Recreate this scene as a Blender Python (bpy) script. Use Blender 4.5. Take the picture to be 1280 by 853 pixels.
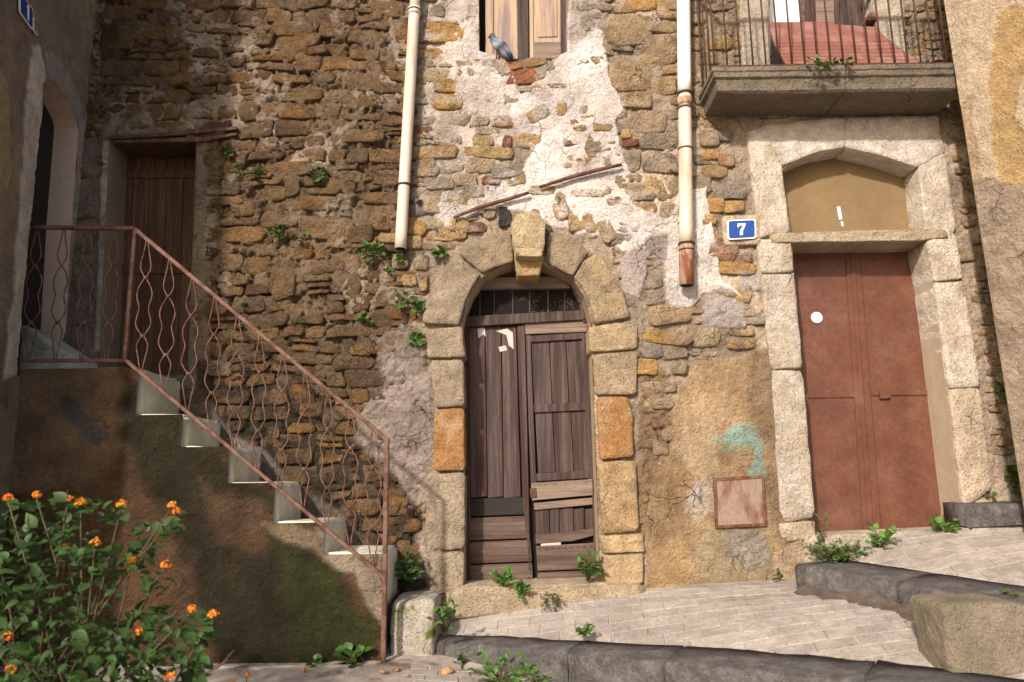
import bpy, bmesh, math, random
import numpy as np
from mathutils import Vector, Matrix

for _o in list(bpy.data.objects):
    bpy.data.objects.remove(_o)
SC = bpy.context.scene
COL = SC.collection
random.seed(7)
RNG = np.random.RandomState(11)

# ------------------------------------------------------------ camera
FPX = 945.0
CAM = Vector((0.0, -6.3, 1.6))
PITCH, ROLL = math.radians(10.4), math.radians(-0.8)
RM = Matrix.Rotation(math.radians(90) + PITCH, 3, 'X') @ Matrix.Rotation(ROLL, 3, 'Z')
cam_d = bpy.data.cameras.new('camera')
cam = bpy.data.objects.new('camera', cam_d)
COL.objects.link(cam)
cam.matrix_world = Matrix.Translation(CAM) @ RM.to_4x4()
cam_d.sensor_width = 36.0
cam_d.lens = 36.0 * FPX / 1280.0
cam_d.clip_end = 500
cam_d.clip_start = 0.05
cam_d.dof.use_dof = True
cam_d.dof.focus_distance = 6.35
cam_d.dof.aperture_fstop = 1.7
SC.camera = cam

# ------------------------------------------------------------ light
SUN_TRAVEL = Vector((0.48, 1.0, -0.64)).normalized()
EL = math.asin(-SUN_TRAVEL.z)
world = bpy.data.worlds.new('World')
SC.world = world
world.use_nodes = True
wn = world.node_tree
wn.nodes.clear()
sky = wn.nodes.new('ShaderNodeTexSky')
sky.sky_type = 'NISHITA'
sky.sun_disc = False
sky.sun_elevation = EL
sky.sun_rotation = math.atan2(-SUN_TRAVEL.x, -SUN_TRAVEL.y)
sky.air_density = 1.0
sky.dust_density = 3.0
sky.ozone_density = 0.4
bg = wn.nodes.new('ShaderNodeBackground')
bg.inputs['Strength'].default_value = 0.125
wo = wn.nodes.new('ShaderNodeOutputWorld')
wn.links.new(sky.outputs[0], bg.inputs[0])
wn.links.new(bg.outputs[0], wo.inputs[0])
sun_d = bpy.data.lights.new('sun', 'SUN')
sun_d.energy = 3.7
sun_d.angle = math.radians(2.5)
sun_d.color = (1.0, 0.91, 0.81)
sun = bpy.data.objects.new('sun', sun_d)
COL.objects.link(sun)
sun.location = (-6, -14, 12)
sun.rotation_euler = SUN_TRAVEL.to_track_quat('-Z', 'Y').to_euler()
SC.view_settings.view_transform = 'Standard'
SC.view_settings.look = 'None'
SC.view_settings.exposure = 0.46
SC.view_settings.gamma = 1.0

# ------------------------------------------------------------ pixels to places
def ray(px, py):
    return (RM @ Vector(((px - 640.0) / FPX, -(py - 426.5) / FPX, -1.0)))

def W(px, py, y=0.0):
    d = ray(px, py)
    return CAM + d * ((y - CAM.y) / d.y)

def PL(px, py, n, d0):
    """ray with plane n.p = d0"""
    d = ray(px, py)
    return CAM + d * ((d0 - n.dot(CAM)) / n.dot(d))

# ------------------------------------------------------------ noise
_T = RNG.rand(256, 256)
def vnoise(x, y):
    xi = np.floor(x).astype(int); yi = np.floor(y).astype(int)
    fx = x - xi; fy = y - yi
    fx = fx * fx * (3 - 2 * fx); fy = fy * fy * (3 - 2 * fy)
    a = _T[xi & 255, yi & 255]; b = _T[(xi + 1) & 255, yi & 255]
    c = _T[xi & 255, (yi + 1) & 255]; d = _T[(xi + 1) & 255, (yi + 1) & 255]
    return (a * (1 - fx) + b * fx) * (1 - fy) + (c * (1 - fx) + d * fx) * fy

def fbm(x, y, sc=1.0, o=4, seed=0.0):
    """about -1..1"""
    x = np.asarray(x, float) * sc + 37.3 + seed * 17.17
    y = np.asarray(y, float) * sc + 91.7 + seed * 9.31
    s = 0.0; a = 0.5; t = 0.0
    for i in range(o):
        s = s + a * (vnoise(x, y) * 2 - 1); t += a
        x = x * 2.03 + 5.1; y = y * 2.03 + 1.7; a *= 0.5
    return s / t * 1.6

def sstep(a, b, x):
    t = np.clip((x - a) / (b - a), 0, 1)
    return t * t * (3 - 2 * t)

def in_poly(P, x, y):
    P = np.asarray(P, float); r = np.zeros(np.shape(x), bool)
    n = len(P)
    for i in range(n):
        x1, y1 = P[i]; x2, y2 = P[(i + 1) % n]
        if y1 == y2: continue
        c = ((y1 > y) != (y2 > y)) & (x < (x2 - x1) * (y - y1) / (y2 - y1) + x1)
        r ^= c
    return r

def edge_dist(P, x, y, nearest=False):
    P = np.asarray(P, float); best = np.full(np.shape(x), 1e9); n = len(P)
    bx = np.zeros(np.shape(x)); by = np.zeros(np.shape(x))
    for i in range(n):
        a = P[i]; b = P[(i + 1) % n]; e = b - a
        t = np.clip(((x - a[0]) * e[0] + (y - a[1]) * e[1]) / max(e @ e, 1e-12), 0, 1)
        qx = a[0] + t * e[0]; qy = a[1] + t * e[1]
        d = np.hypot(x - qx, y - qy); m = d < best
        best = np.where(m, d, best); bx = np.where(m, qx, bx); by = np.where(m, qy, by)
    return (best, bx, by) if nearest else best

def sdist(P, x, y):
    d = edge_dist(P, x, y)
    return np.where(in_poly(P, x, y), d, -d)

def XZ(pts, y=0.0):
    return [(W(a, b, y).x, W(a, b, y).z) for a, b in pts]

# ------------------------------------------------------------ objects
WL = {}
def link(o, parent=None, loc=None):
    COL.objects.link(o)
    loc = Vector(loc) if loc is not None else Vector((0, 0, 0))
    WL[o.name] = loc
    if parent is not None:
        o.parent = parent
        o.location = loc - WL[parent.name]
    else:
        o.location = loc
    return o

def tag(o, label=None, cat=None, group=None, kind=None):
    if label: o['label'] = label
    if cat: o['category'] = cat
    if group: o['group'] = group
    if kind: o['kind'] = kind
    return o

def empty(name, loc, label=None, cat=None, group=None, parent=None, kind=None):
    o = bpy.data.objects.new(name, None)
    o.empty_display_size = 0.1
    link(o, parent, loc)
    return tag(o, label, cat, group, kind)

def mk(name, verts, faces, mat, parent=None, cols=None, smooth=True, loc=None):
    V = np.asarray([tuple(v) for v in verts] if not isinstance(verts, np.ndarray) else verts, float)
    c = Vector(loc) if loc is not None else Vector(((V.max(0) + V.min(0)) / 2))
    me = bpy.data.meshes.new(name)
    Vl = V - np.array(c)
    if isinstance(faces, np.ndarray):
        nf, k = faces.shape
        me.vertices.add(len(Vl)); me.vertices.foreach_set('co', Vl.ravel())
        me.loops.add(nf * k); me.loops.foreach_set('vertex_index', faces.ravel().astype(np.int32))
        me.polygons.add(nf)
        me.polygons.foreach_set('loop_start', np.arange(0, nf * k, k, dtype=np.int32))
        me.update(calc_edges=True)
    else:
        me.from_pydata([tuple(v) for v in Vl], [], [tuple(f) for f in faces])
    me.polygons.foreach_set('use_smooth', np.full(len(me.polygons), smooth))
    if cols is not None:
        C4 = np.ones((len(Vl), 4)); C4[:, :3] = np.clip(np.asarray(cols, float), 0, 1)
        a = me.attributes.new('Col', 'FLOAT_COLOR', 'POINT')
        a.data.foreach_set('color', C4.ravel())
    me.materials.append(mat)
    me.update()
    o = bpy.data.objects.new(name, me)
    return link(o, parent, c)

def merge(parts):
    V = []; F = []
    for v, f in parts:
        b = len(V); V += [tuple(p) for p in v]; F += [tuple(i + b for i in q) for q in f]
    return V, F

def prism(front, back_vec, bevel=0.0, seg=1):
    """front polygon (world points) pushed along back_vec; bevelled"""
    bm = bmesh.new(); bv = Vector(back_vec)
    a = [bm.verts.new(Vector(p)) for p in front]
    b = [bm.verts.new(Vector(p) + bv) for p in front]
    bm.faces.new(a); bm.faces.new(b[::-1])
    n = len(a)
    for i in range(n):
        bm.faces.new((a[i], b[i], b[(i + 1) % n], a[(i + 1) % n]))
    bmesh.ops.recalc_face_normals(bm, faces=bm.faces)
    if bevel > 0:
        bmesh.ops.bevel(bm, geom=list(bm.edges), offset=bevel, segments=seg, affect='EDGES', clamp_overlap=True)
    bm.verts.index_update()
    V = [v.co.copy() for v in bm.verts]; F = [[v.index for v in f.verts] for f in bm.faces]
    bm.free()
    return V, F

def box(x0, x1, y0, y1, z0, z1, bevel=0.0):
    return prism([(x0, y0, z0), (x1, y0, z0), (x1, y0, z1), (x0, y0, z1)], (0, y1 - y0, 0), bevel)

def noisy_box(p0, p1, step, amp, bevel=0.02, seed=0.0, sc=5.0):
    """subdivided box with worn corners"""
    bm = bmesh.new()
    p0 = Vector(p0); p1 = Vector(p1)
    s = p1 - p0; n = [max(1, int(round(abs(k) / step))) for k in s]
    bmesh.ops.create_cube(bm, size=1.0)
    for v in bm.verts:
        v.co = Vector([p0[i] + (v.co[i] + .5) * s[i] for i in range(3)])
    bmesh.ops.bevel(bm, geom=list(bm.edges), offset=bevel, segments=2, affect='EDGES')
    for _ in range(3):
        E = [e for e in bm.edges if e.calc_length() > step * 1.5]
        if not E: break
        bmesh.ops.subdivide_edges(bm, edges=E, cuts=1, use_grid_fill=True)
    bmesh.ops.triangulate(bm, faces=[f for f in bm.faces if len(f.verts) > 4])
    c = (p0 + p1) / 2
    for v in bm.verts:
        d = (v.co - c); k = max(abs(d[i]) / (abs(s[i]) / 2) for i in range(3))
        nx = float(fbm(v.co.y + v.co.z, v.co.z - v.co.x, sc, 3, seed)); ny = float(fbm(v.co.x + v.co.z, v.co.z, sc, 3, seed + 1)); nz = float(fbm(v.co.x, v.co.y + v.co.z * .4, sc, 3, seed + 2))
        v.co += Vector((nx, ny, nz)) * amp
    bm.verts.index_update()
    V = [v.co.copy() for v in bm.verts]; F = [[v.index for v in f.verts] for f in bm.faces]
    bm.free()
    return V, F

def tube(pts, rad, seg=8, cap=True):
    pts = [Vector(p) for p in pts]; n = len(pts)
    rads = rad if hasattr(rad, '__len__') else [rad] * n
    V = []; F = []
    t = (pts[1] - pts[0]).normalized()
    up = Vector((0, 0, 1)) if abs(t.z) < .9 else Vector((1, 0, 0))
    u = t.cross(up).normalized()
    for i in range(n):
        a = pts[max(i - 1, 0)]; b = pts[min(i + 1, n - 1)]
        t = (b - a).normalized(); u = (u - t * u.dot(t)).normalized(); w = t.cross(u)
        for k in range(seg):
            A = 2 * math.pi * k / seg
            V.append(pts[i] + (u * math.cos(A) + w * math.sin(A)) * rads[i])
    for i in range(n - 1):
        for k in range(seg):
            F.append((i * seg + k, i * seg + (k + 1) % seg, (i + 1) * seg + (k + 1) % seg, (i + 1) * seg + k))
    if cap:
        F.append(tuple(range(seg))[::-1]); F.append(tuple(range((n - 1) * seg, n * seg)))
    return V, F

def flatbar(a, b, w, t, side=Vector((0, 1, 0))):
    """rectangular bar from a to b, w wide across, t thick along side"""
    a = Vector(a); b = Vector(b); d = (b - a).normalized(); x = d.cross(side).normalized()
    return prism([a - x * w / 2 - side * t / 2, b - x * w / 2 - side * t / 2, b + x * w / 2 - side * t / 2, a + x * w / 2 - side * t / 2], side * t, min(w, t) * .15)

# ------------------------------------------------------------ materials
def mat(name, col=None, attr=False, col2=None, c2scale=3.0, c2=(0.45, 0.6), var=0.25, vscale=9.0, bump=0.4, bscale=45.0,
        bdist=0.01, rough=0.85, stretch=(1, 1, 1), metallic=0.0, pits=0.0, spec=0.25, translucent=0.0, attrname='Col', rand=0.0, cracks=0.0, crack_mask=(.5, .6), crack_w=.018):
    m = bpy.data.materials.new(name); m.use_nodes = True
    nt = m.node_tree; N = nt.nodes; L = nt.links; N.clear()
    out = N.new('ShaderNodeOutputMaterial'); b = N.new('ShaderNodeBsdfPrincipled')
    geo = N.new('ShaderNodeNewGeometry'); mp = N.new('ShaderNodeMapping')
    mp.inputs['Scale'].default_value = stretch
    L.new(geo.outputs['Position'], mp.inputs['Vector'])
    def noise(sc, det=5, ro=.6):
        n = N.new('ShaderNodeTexNoise'); n.inputs['Scale'].default_value = sc; n.inputs['Detail'].default_value = det
        n.inputs['Roughness'].default_value = ro; L.new(mp.outputs[0], n.inputs['Vector']); return n
    if attr:
        a = N.new('ShaderNodeAttribute'); a.attribute_name = attrname; c = a.outputs['Color']
    else:
        a = N.new('ShaderNodeRGB'); a.outputs[0].default_value = (*col, 1); c = a.outputs[0]
    if col2 is not None:
        n = noise(c2scale); r = N.new('ShaderNodeMapRange'); r.inputs[1].default_value = c2[0]; r.inputs[2].default_value = c2[1]
        L.new(n.outputs[0], r.inputs[0]); mx = N.new('ShaderNodeMix'); mx.data_type = 'RGBA'
        L.new(r.outputs[0], mx.inputs[0]); L.new(c, mx.inputs[6]); mx.inputs[7].default_value = (*col2, 1); c = mx.outputs[2]
    if var > 0:
        n1 = noise(vscale, 6, .65); n2 = noise(vscale * 6.1, 8, .75)
        ad = N.new('ShaderNodeMath'); ad.operation = 'MULTIPLY_ADD'; L.new(n2.outputs[0], ad.inputs[0]); ad.inputs[1].default_value = 1.25; L.new(n1.outputs[0], ad.inputs[2])
        r = N.new('ShaderNodeMapRange'); r.inputs[1].default_value = .80; r.inputs[2].default_value = 1.45
        r.inputs[3].default_value = 1 - var; r.inputs[4].default_value = 1 + var; L.new(ad.outputs[0], r.inputs[0])
        vm = N.new('ShaderNodeVectorMath'); vm.operation = 'SCALE'; L.new(c, vm.inputs[0]); L.new(r.outputs[0], vm.inputs['Scale']); c = vm.outputs[0]
    crk = None
    if cracks > 0:
        wn_ = noise(cracks * 1.4, 4, .6); sc_ = N.new('ShaderNodeVectorMath'); sc_.operation = 'SCALE'; sc_.inputs['Scale'].default_value = .45 / cracks
        L.new(wn_.outputs['Color'], sc_.inputs[0]); av = N.new('ShaderNodeVectorMath'); av.operation = 'ADD'; L.new(mp.outputs[0], av.inputs[0]); L.new(sc_.outputs[0], av.inputs[1])
        vo = N.new('ShaderNodeTexVoronoi'); vo.feature = 'DISTANCE_TO_EDGE'; vo.inputs['Scale'].default_value = cracks; L.new(av.outputs[0], vo.inputs['Vector'])
        r1 = N.new('ShaderNodeMapRange'); r1.inputs[1].default_value = 0; r1.inputs[2].default_value = crack_w; r1.inputs[3].default_value = 1; r1.inputs[4].default_value = 0; L.new(vo.outputs['Distance'], r1.inputs[0])
        nm_ = noise(cracks * .35, 3, .6); r2 = N.new('ShaderNodeMapRange'); r2.inputs[1].default_value = crack_mask[0]; r2.inputs[2].default_value = crack_mask[1]; L.new(nm_.outputs[0], r2.inputs[0])
        mu = N.new('ShaderNodeMath'); mu.operation = 'MULTIPLY'; L.new(r1.outputs[0], mu.inputs[0]); L.new(r2.outputs[0], mu.inputs[1]); crk = mu.outputs[0]
        mx = N.new('ShaderNodeMix'); mx.data_type = 'RGBA'; L.new(crk, mx.inputs[0]); L.new(c, mx.inputs[6]); mx.inputs[7].default_value = (.07, .05, .035, 1); c = mx.outputs[2]
    if rand > 0:
        oi = N.new('ShaderNodeObjectInfo'); r = N.new('ShaderNodeMapRange'); r.inputs[3].default_value = 1 - rand; r.inputs[4].default_value = 1 + rand
        L.new(oi.outputs['Random'], r.inputs[0]); vm = N.new('ShaderNodeVectorMath'); vm.operation = 'SCALE'
        L.new(c, vm.inputs[0]); L.new(r.outputs[0], vm.inputs['Scale']); c = vm.outputs[0]
    L.new(c, b.inputs['Base Color'])
    b.inputs['Roughness'].default_value = rough; b.inputs['Metallic'].default_value = metallic
    b.inputs['Specular IOR Level'].default_value = spec
    if bump > 0:
        n = noise(bscale, 9, .72); h = n.outputs[0]
        n2 = noise(bscale * .22, 4, .6); ad = N.new('ShaderNodeMath'); ad.operation = 'MULTIPLY_ADD'; ad.inputs[1].default_value = 1.6
        L.new(n2.outputs[0], ad.inputs[0]); L.new(h, ad.inputs[2]); h = ad.outputs[0]
        if pits > 0:
            v = N.new('ShaderNodeTexVoronoi'); v.inputs['Scale'].default_value = bscale * 1.3; L.new(mp.outputs[0], v.inputs['Vector'])
            r = N.new('ShaderNodeMapRange'); r.inputs[1].default_value = 0.0; r.inputs[2].default_value = .3; r.inputs[3].default_value = -pits; r.inputs[4].default_value = 0
            L.new(v.outputs['Distance'], r.inputs[0]); ad = N.new('ShaderNodeMath'); L.new(r.outputs[0], ad.inputs[0]); L.new(h, ad.inputs[1]); h = ad.outputs[0]
        if crk is not None:
            ad = N.new('ShaderNodeMath'); ad.operation = 'MULTIPLY_ADD'; ad.inputs[1].default_value = -1.2; L.new(crk, ad.inputs[0]); L.new(h, ad.inputs[2]); h = ad.outputs[0]
        bp = N.new('ShaderNodeBump'); bp.inputs['Strength'].default_value = bump; bp.inputs['Distance'].default_value = bdist
        L.new(h, bp.inputs['Height']); L.new(bp.outputs[0], b.inputs['Normal'])
    sh = b.outputs[0]
    if translucent > 0:
        tr = N.new('ShaderNodeBsdfTranslucent'); L.new(c, tr.inputs['Color']); ms = N.new('ShaderNodeMixShader'); ms.inputs[0].default_value = translucent
        L.new(sh, ms.inputs[1]); L.new(tr.outputs[0], ms.inputs[2]); sh = ms.outputs[0]
    L.new(sh, out.inputs['Surface'])
    return m

MT = {}
MT['stone'] = mat('rubble_stone', attr=True, var=.50, vscale=10, bump=1, bscale=36, bdist=.065, pits=.4, cracks=9, crack_mask=(.52, .60), rough=.92)
MT['ashlar'] = mat('carved_stone', attr=True, var=.36, vscale=12, bump=1, bscale=44, bdist=.026, pits=.8, cracks=5, crack_mask=(.60, .66), crack_w=.012, rough=.9)
MT['wall'] = mat('wall_render', attr=True, var=.36, vscale=8, bump=1, bscale=40, bdist=.042, pits=.4, cracks=5.5, crack_mask=(.56, .66), crack_w=.014, rough=.95)
MT['plaster'] = mat('smooth_plaster', attr=True, var=.14, vscale=4, bump=.5, bscale=60, bdist=.006, rough=.9)
MT['wood_dark'] = mat('weathered_wood', (.045, .027, .023), col2=(.095, .067, .060), c2scale=1.6, c2=(.4, .65), var=.45, vscale=3, bump=.6, bscale=7, bdist=.01, stretch=(14, 14, .7), rough=.75)
MT['wood_paint'] = mat('flaked_brown_paint', (.042, .017, .014), col2=(.080, .050, .043), c2scale=1.2, c2=(.5, .62), var=.35, vscale=3, bump=.5, bscale=7, bdist=.008, stretch=(12, 12, .6), rough=.6)
MT['wood_h'] = mat('weathered_wood_crosswise', (.082, .048, .037), col2=(.14, .098, .078), c2scale=1.4, c2=(.4, .65), var=.4, vscale=3, bump=.6, bscale=7, bdist=.01, stretch=(.8, 14, 14), rough=.8)
MT['wood_pale'] = mat('bare_grey_wood', (.215, .155, .118), col2=(.12, .088, .08), c2scale=1.6, c2=(.45, .65), var=.35, vscale=3, bump=.5, bscale=7, bdist=.008, stretch=(.9, 14, 14), rough=.8)
MT['shutter'] = mat('shutter_wood', (.40, .29, .20), col2=(.22, .165, .15), c2scale=1.3, c2=(.45, .62), var=.3, vscale=3, bump=.5, bscale=7, bdist=.008, stretch=(13, 13, .7), rough=.8)
MT['wood_black'] = mat('black_wood', (.022, .018, .016), var=.4, bump=.5, bscale=8, bdist=.008, stretch=(.8, 14, 14), rough=.7)
MT['wood_umber'] = mat('umber_door_wood', (.075, .036, .020), col2=(.11, .06, .035), c2scale=1.5, var=.35, vscale=3, bump=.5, bscale=7, bdist=.008, stretch=(12, 12, .6), rough=.7)
MT['wood_orange'] = mat('varnished_wood', (.30, .10, .03), var=.3, vscale=3, bump=.2, bscale=7, stretch=(12, 12, .6), rough=.45)
MT['metal_red'] = mat('red_oxide_paint', (.108, .037, .020), col2=(.14, .060, .038), c2scale=3.5, c2=(.42, .72), var=.34, vscale=5, bump=.25, bscale=30, bdist=.004, rough=.5, spec=.4)
MT['rail'] = mat('railing_paint', (.165, .085, .062), col2=(.09, .040, .025), c2scale=14, c2=(.45, .6), var=.3, bump=.4, bscale=120, bdist=.003, rough=.65)
MT['iron'] = mat('rusty_iron', (.060, .034, .024), col2=(.11, .045, .02), c2scale=18, var=.3, bump=.4, bscale=140, bdist=.003, rough=.7, metallic=.2)
MT['rust'] = mat('rust', (.145, .075, .045), col2=(.09, .035, .02), c2scale=12, var=.35, bump=.5, bscale=90, bdist=.004, rough=.85)
MT['hatch'] = mat('rust_stained_plate', (.25, .175, .135), col2=(.15, .065, .035), c2scale=7, c2=(.48, .66), var=.3, bump=.3, bscale=70, bdist=.003, stretch=(1.5, 1.5, .6), rough=.7)
MT['pipe'] = mat('cream_pipe_paint', (.60, .51, .42), col2=(.45, .33, .24), c2scale=4, c2=(.5, .7), var=.12, bump=.1, rough=.5, stretch=(2, 2, .4))
MT['pipe_white'] = mat('white_pipe_paint', (.78, .74, .70), col2=(.5, .36, .25), c2scale=3, c2=(.62, .75), var=.08, bump=.1, rough=.45, stretch=(2, 2, .4))
MT['pipe_rust'] = mat('rust_streaked_pipe', (.55, .40, .28), col2=(.17, .06, .03), c2scale=6, c2=(.38, .58), var=.3, bump=.3, rough=.7, stretch=(2, 2, .5))
MT['basalt'] = mat('basalt_kerb', (.125, .112, .106), col2=(.24, .215, .20), c2scale=6, c2=(.45, .72), var=.55, vscale=22, bump=1, bscale=60, bdist=.03, pits=.6, rough=.85)
MT['paver'] = mat('pale_paver', (.37, .32, .28), col2=(.23, .19, .16), c2scale=2.2, c2=(.45, .75), var=.32, vscale=9, bump=.9, bscale=50, bdist=.014, rough=.9, rand=.10)
MT['joint'] = mat('sandy_joint', (.36, .305, .26), col2=(.13, .10, .075), c2scale=4, c2=(.55, .68), var=.35, vscale=14, bump=.6, bscale=60, bdist=.008, rough=.95)
MT['street'] = mat('street_stone', (.34, .30, .265), col2=(.20, .17, .14), c2scale=4, var=.35, vscale=12, bump=.7, bscale=50, bdist=.01, rough=.9)
MT['lime'] = mat('limewashed_step', (.66, .63, .53), col2=(.42, .40, .27), c2scale=3, c2=(.46, .66), var=.25, vscale=6, bump=.5, bscale=50, bdist=.008, stretch=(1, 1, .5), rough=.9)
MT['boulder'] = mat('weathered_block', (.27, .215, .155), col2=(.17, .15, .095), c2scale=4, c2=(.5, .7), var=.3, vscale=16, bump=1, bscale=60, bdist=.018, pits=.8, rough=.92)
MT['glass'] = mat('dusty_dark_glass', (.012, .010, .010), var=.5, vscale=30, bump=.0, rough=.7, spec=.08)  # opaque near-black colour stands in for the unlit interior behind the panes
MT['dark'] = mat('painted_shade', (.012, .010, .009), var=0, bump=0, rough=.9)  # near-black colour stands in for unlit gaps and hollows
MT['blue'] = mat('blue_enamel', (.012, .055, .24), var=.1, bump=.05, rough=.25, spec=.5)
MT['white'] = mat('white_enamel', (.78, .78, .78), var=.05, bump=0, rough=.35, spec=.5)
MT['paper'] = mat('torn_paper', (.50, .42, .38), var=.15, bump=.2, rough=.9)
MT['terracotta'] = mat('red_plastic_sheet', (.22, .088, .066), col2=(.28, .14, .115), c2scale=5, var=.18, bump=.2, rough=.6)
MT['leaf'] = mat('leaf', (.070, .145, .024), var=.3, vscale=20, bump=.15, bscale=80, bdist=.003, rough=.5, translucent=.25, rand=.35, spec=.4)
MT['leaf_dark'] = mat('lantana_leaf', (.040, .080, .018), var=.35, vscale=16, bump=.3, bscale=90, bdist=.004, rough=.5, translucent=.18, rand=.45, spec=.4)
MT['fern'] = mat('pale_fern', (.10, .22, .035), var=.3, vscale=20, bump=0, rough=.55, translucent=.3, rand=.2)
MT['moss'] = mat('dry_moss', (.06, .065, .025), var=.5, vscale=30, bump=.8, bscale=80, bdist=.01, rough=1)
MT['stem'] = mat('stem', (.085, .062, .032), var=.3, bump=.3, rough=.8)
MT['flower'] = mat('petals', attr=True, var=.12, bump=0, rough=.6, translucent=.2)
MT['feather'] = mat('feathers', attr=True, var=.2, vscale=60, bump=.3, bscale=120, bdist=.003, rough=.7)
MT['debris'] = mat('earth', (.10, .075, .06), var=.5, vscale=20, bump=.8, bscale=60, bdist=.012, rough=1)
# ============================================================ the facade: relief of mortar and render, then its stones
FAC_TOP = W(640, -60).z + 0.5
XB = W(513, 150).x                      # seam between the two stone houses, behind the cream downpipe
XL = W(104, 200).x                      # inner corner with the plastered house on the left
XR = W(1290, 560).x + 0.45

OP_ARCH = [(581, 742), (578, 406), (582, 388), (590, 368), (604, 347), (624, 336), (642, 330), (678, 332), (700, 341), (716, 350), (730, 372), (738, 402), (750, 742)]
OP_RED = [(1012, 690), (988, 300), (976, 215), (1000, 196), (1057, 186), (1106, 196), (1146, 212), (1157, 300), (1204, 680)]
OP_LEFT = [(128, 470), (141, 178), (249, 175), (238, 470)]
OP_WIN = [(598, -70), (599, 66), (628, 74), (648, 76), (690, 72), (709, 68), (707, -70)]
OP_BALC = [(962, 120), (958, -70), (1092, -70), (1096, 120)]
OPEN = [XZ(p) for p in (OP_ARCH, OP_RED, OP_LEFT, OP_WIN, OP_BALC)]

WHITE = (.70, .615, .57); MORT = (.43, .335, .25); OCH = (.36, .245, .14); GREY = (.31, .25, .215)
LM = (.18, .122, .075); PALE_L = (.34, .275, .21)
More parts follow.
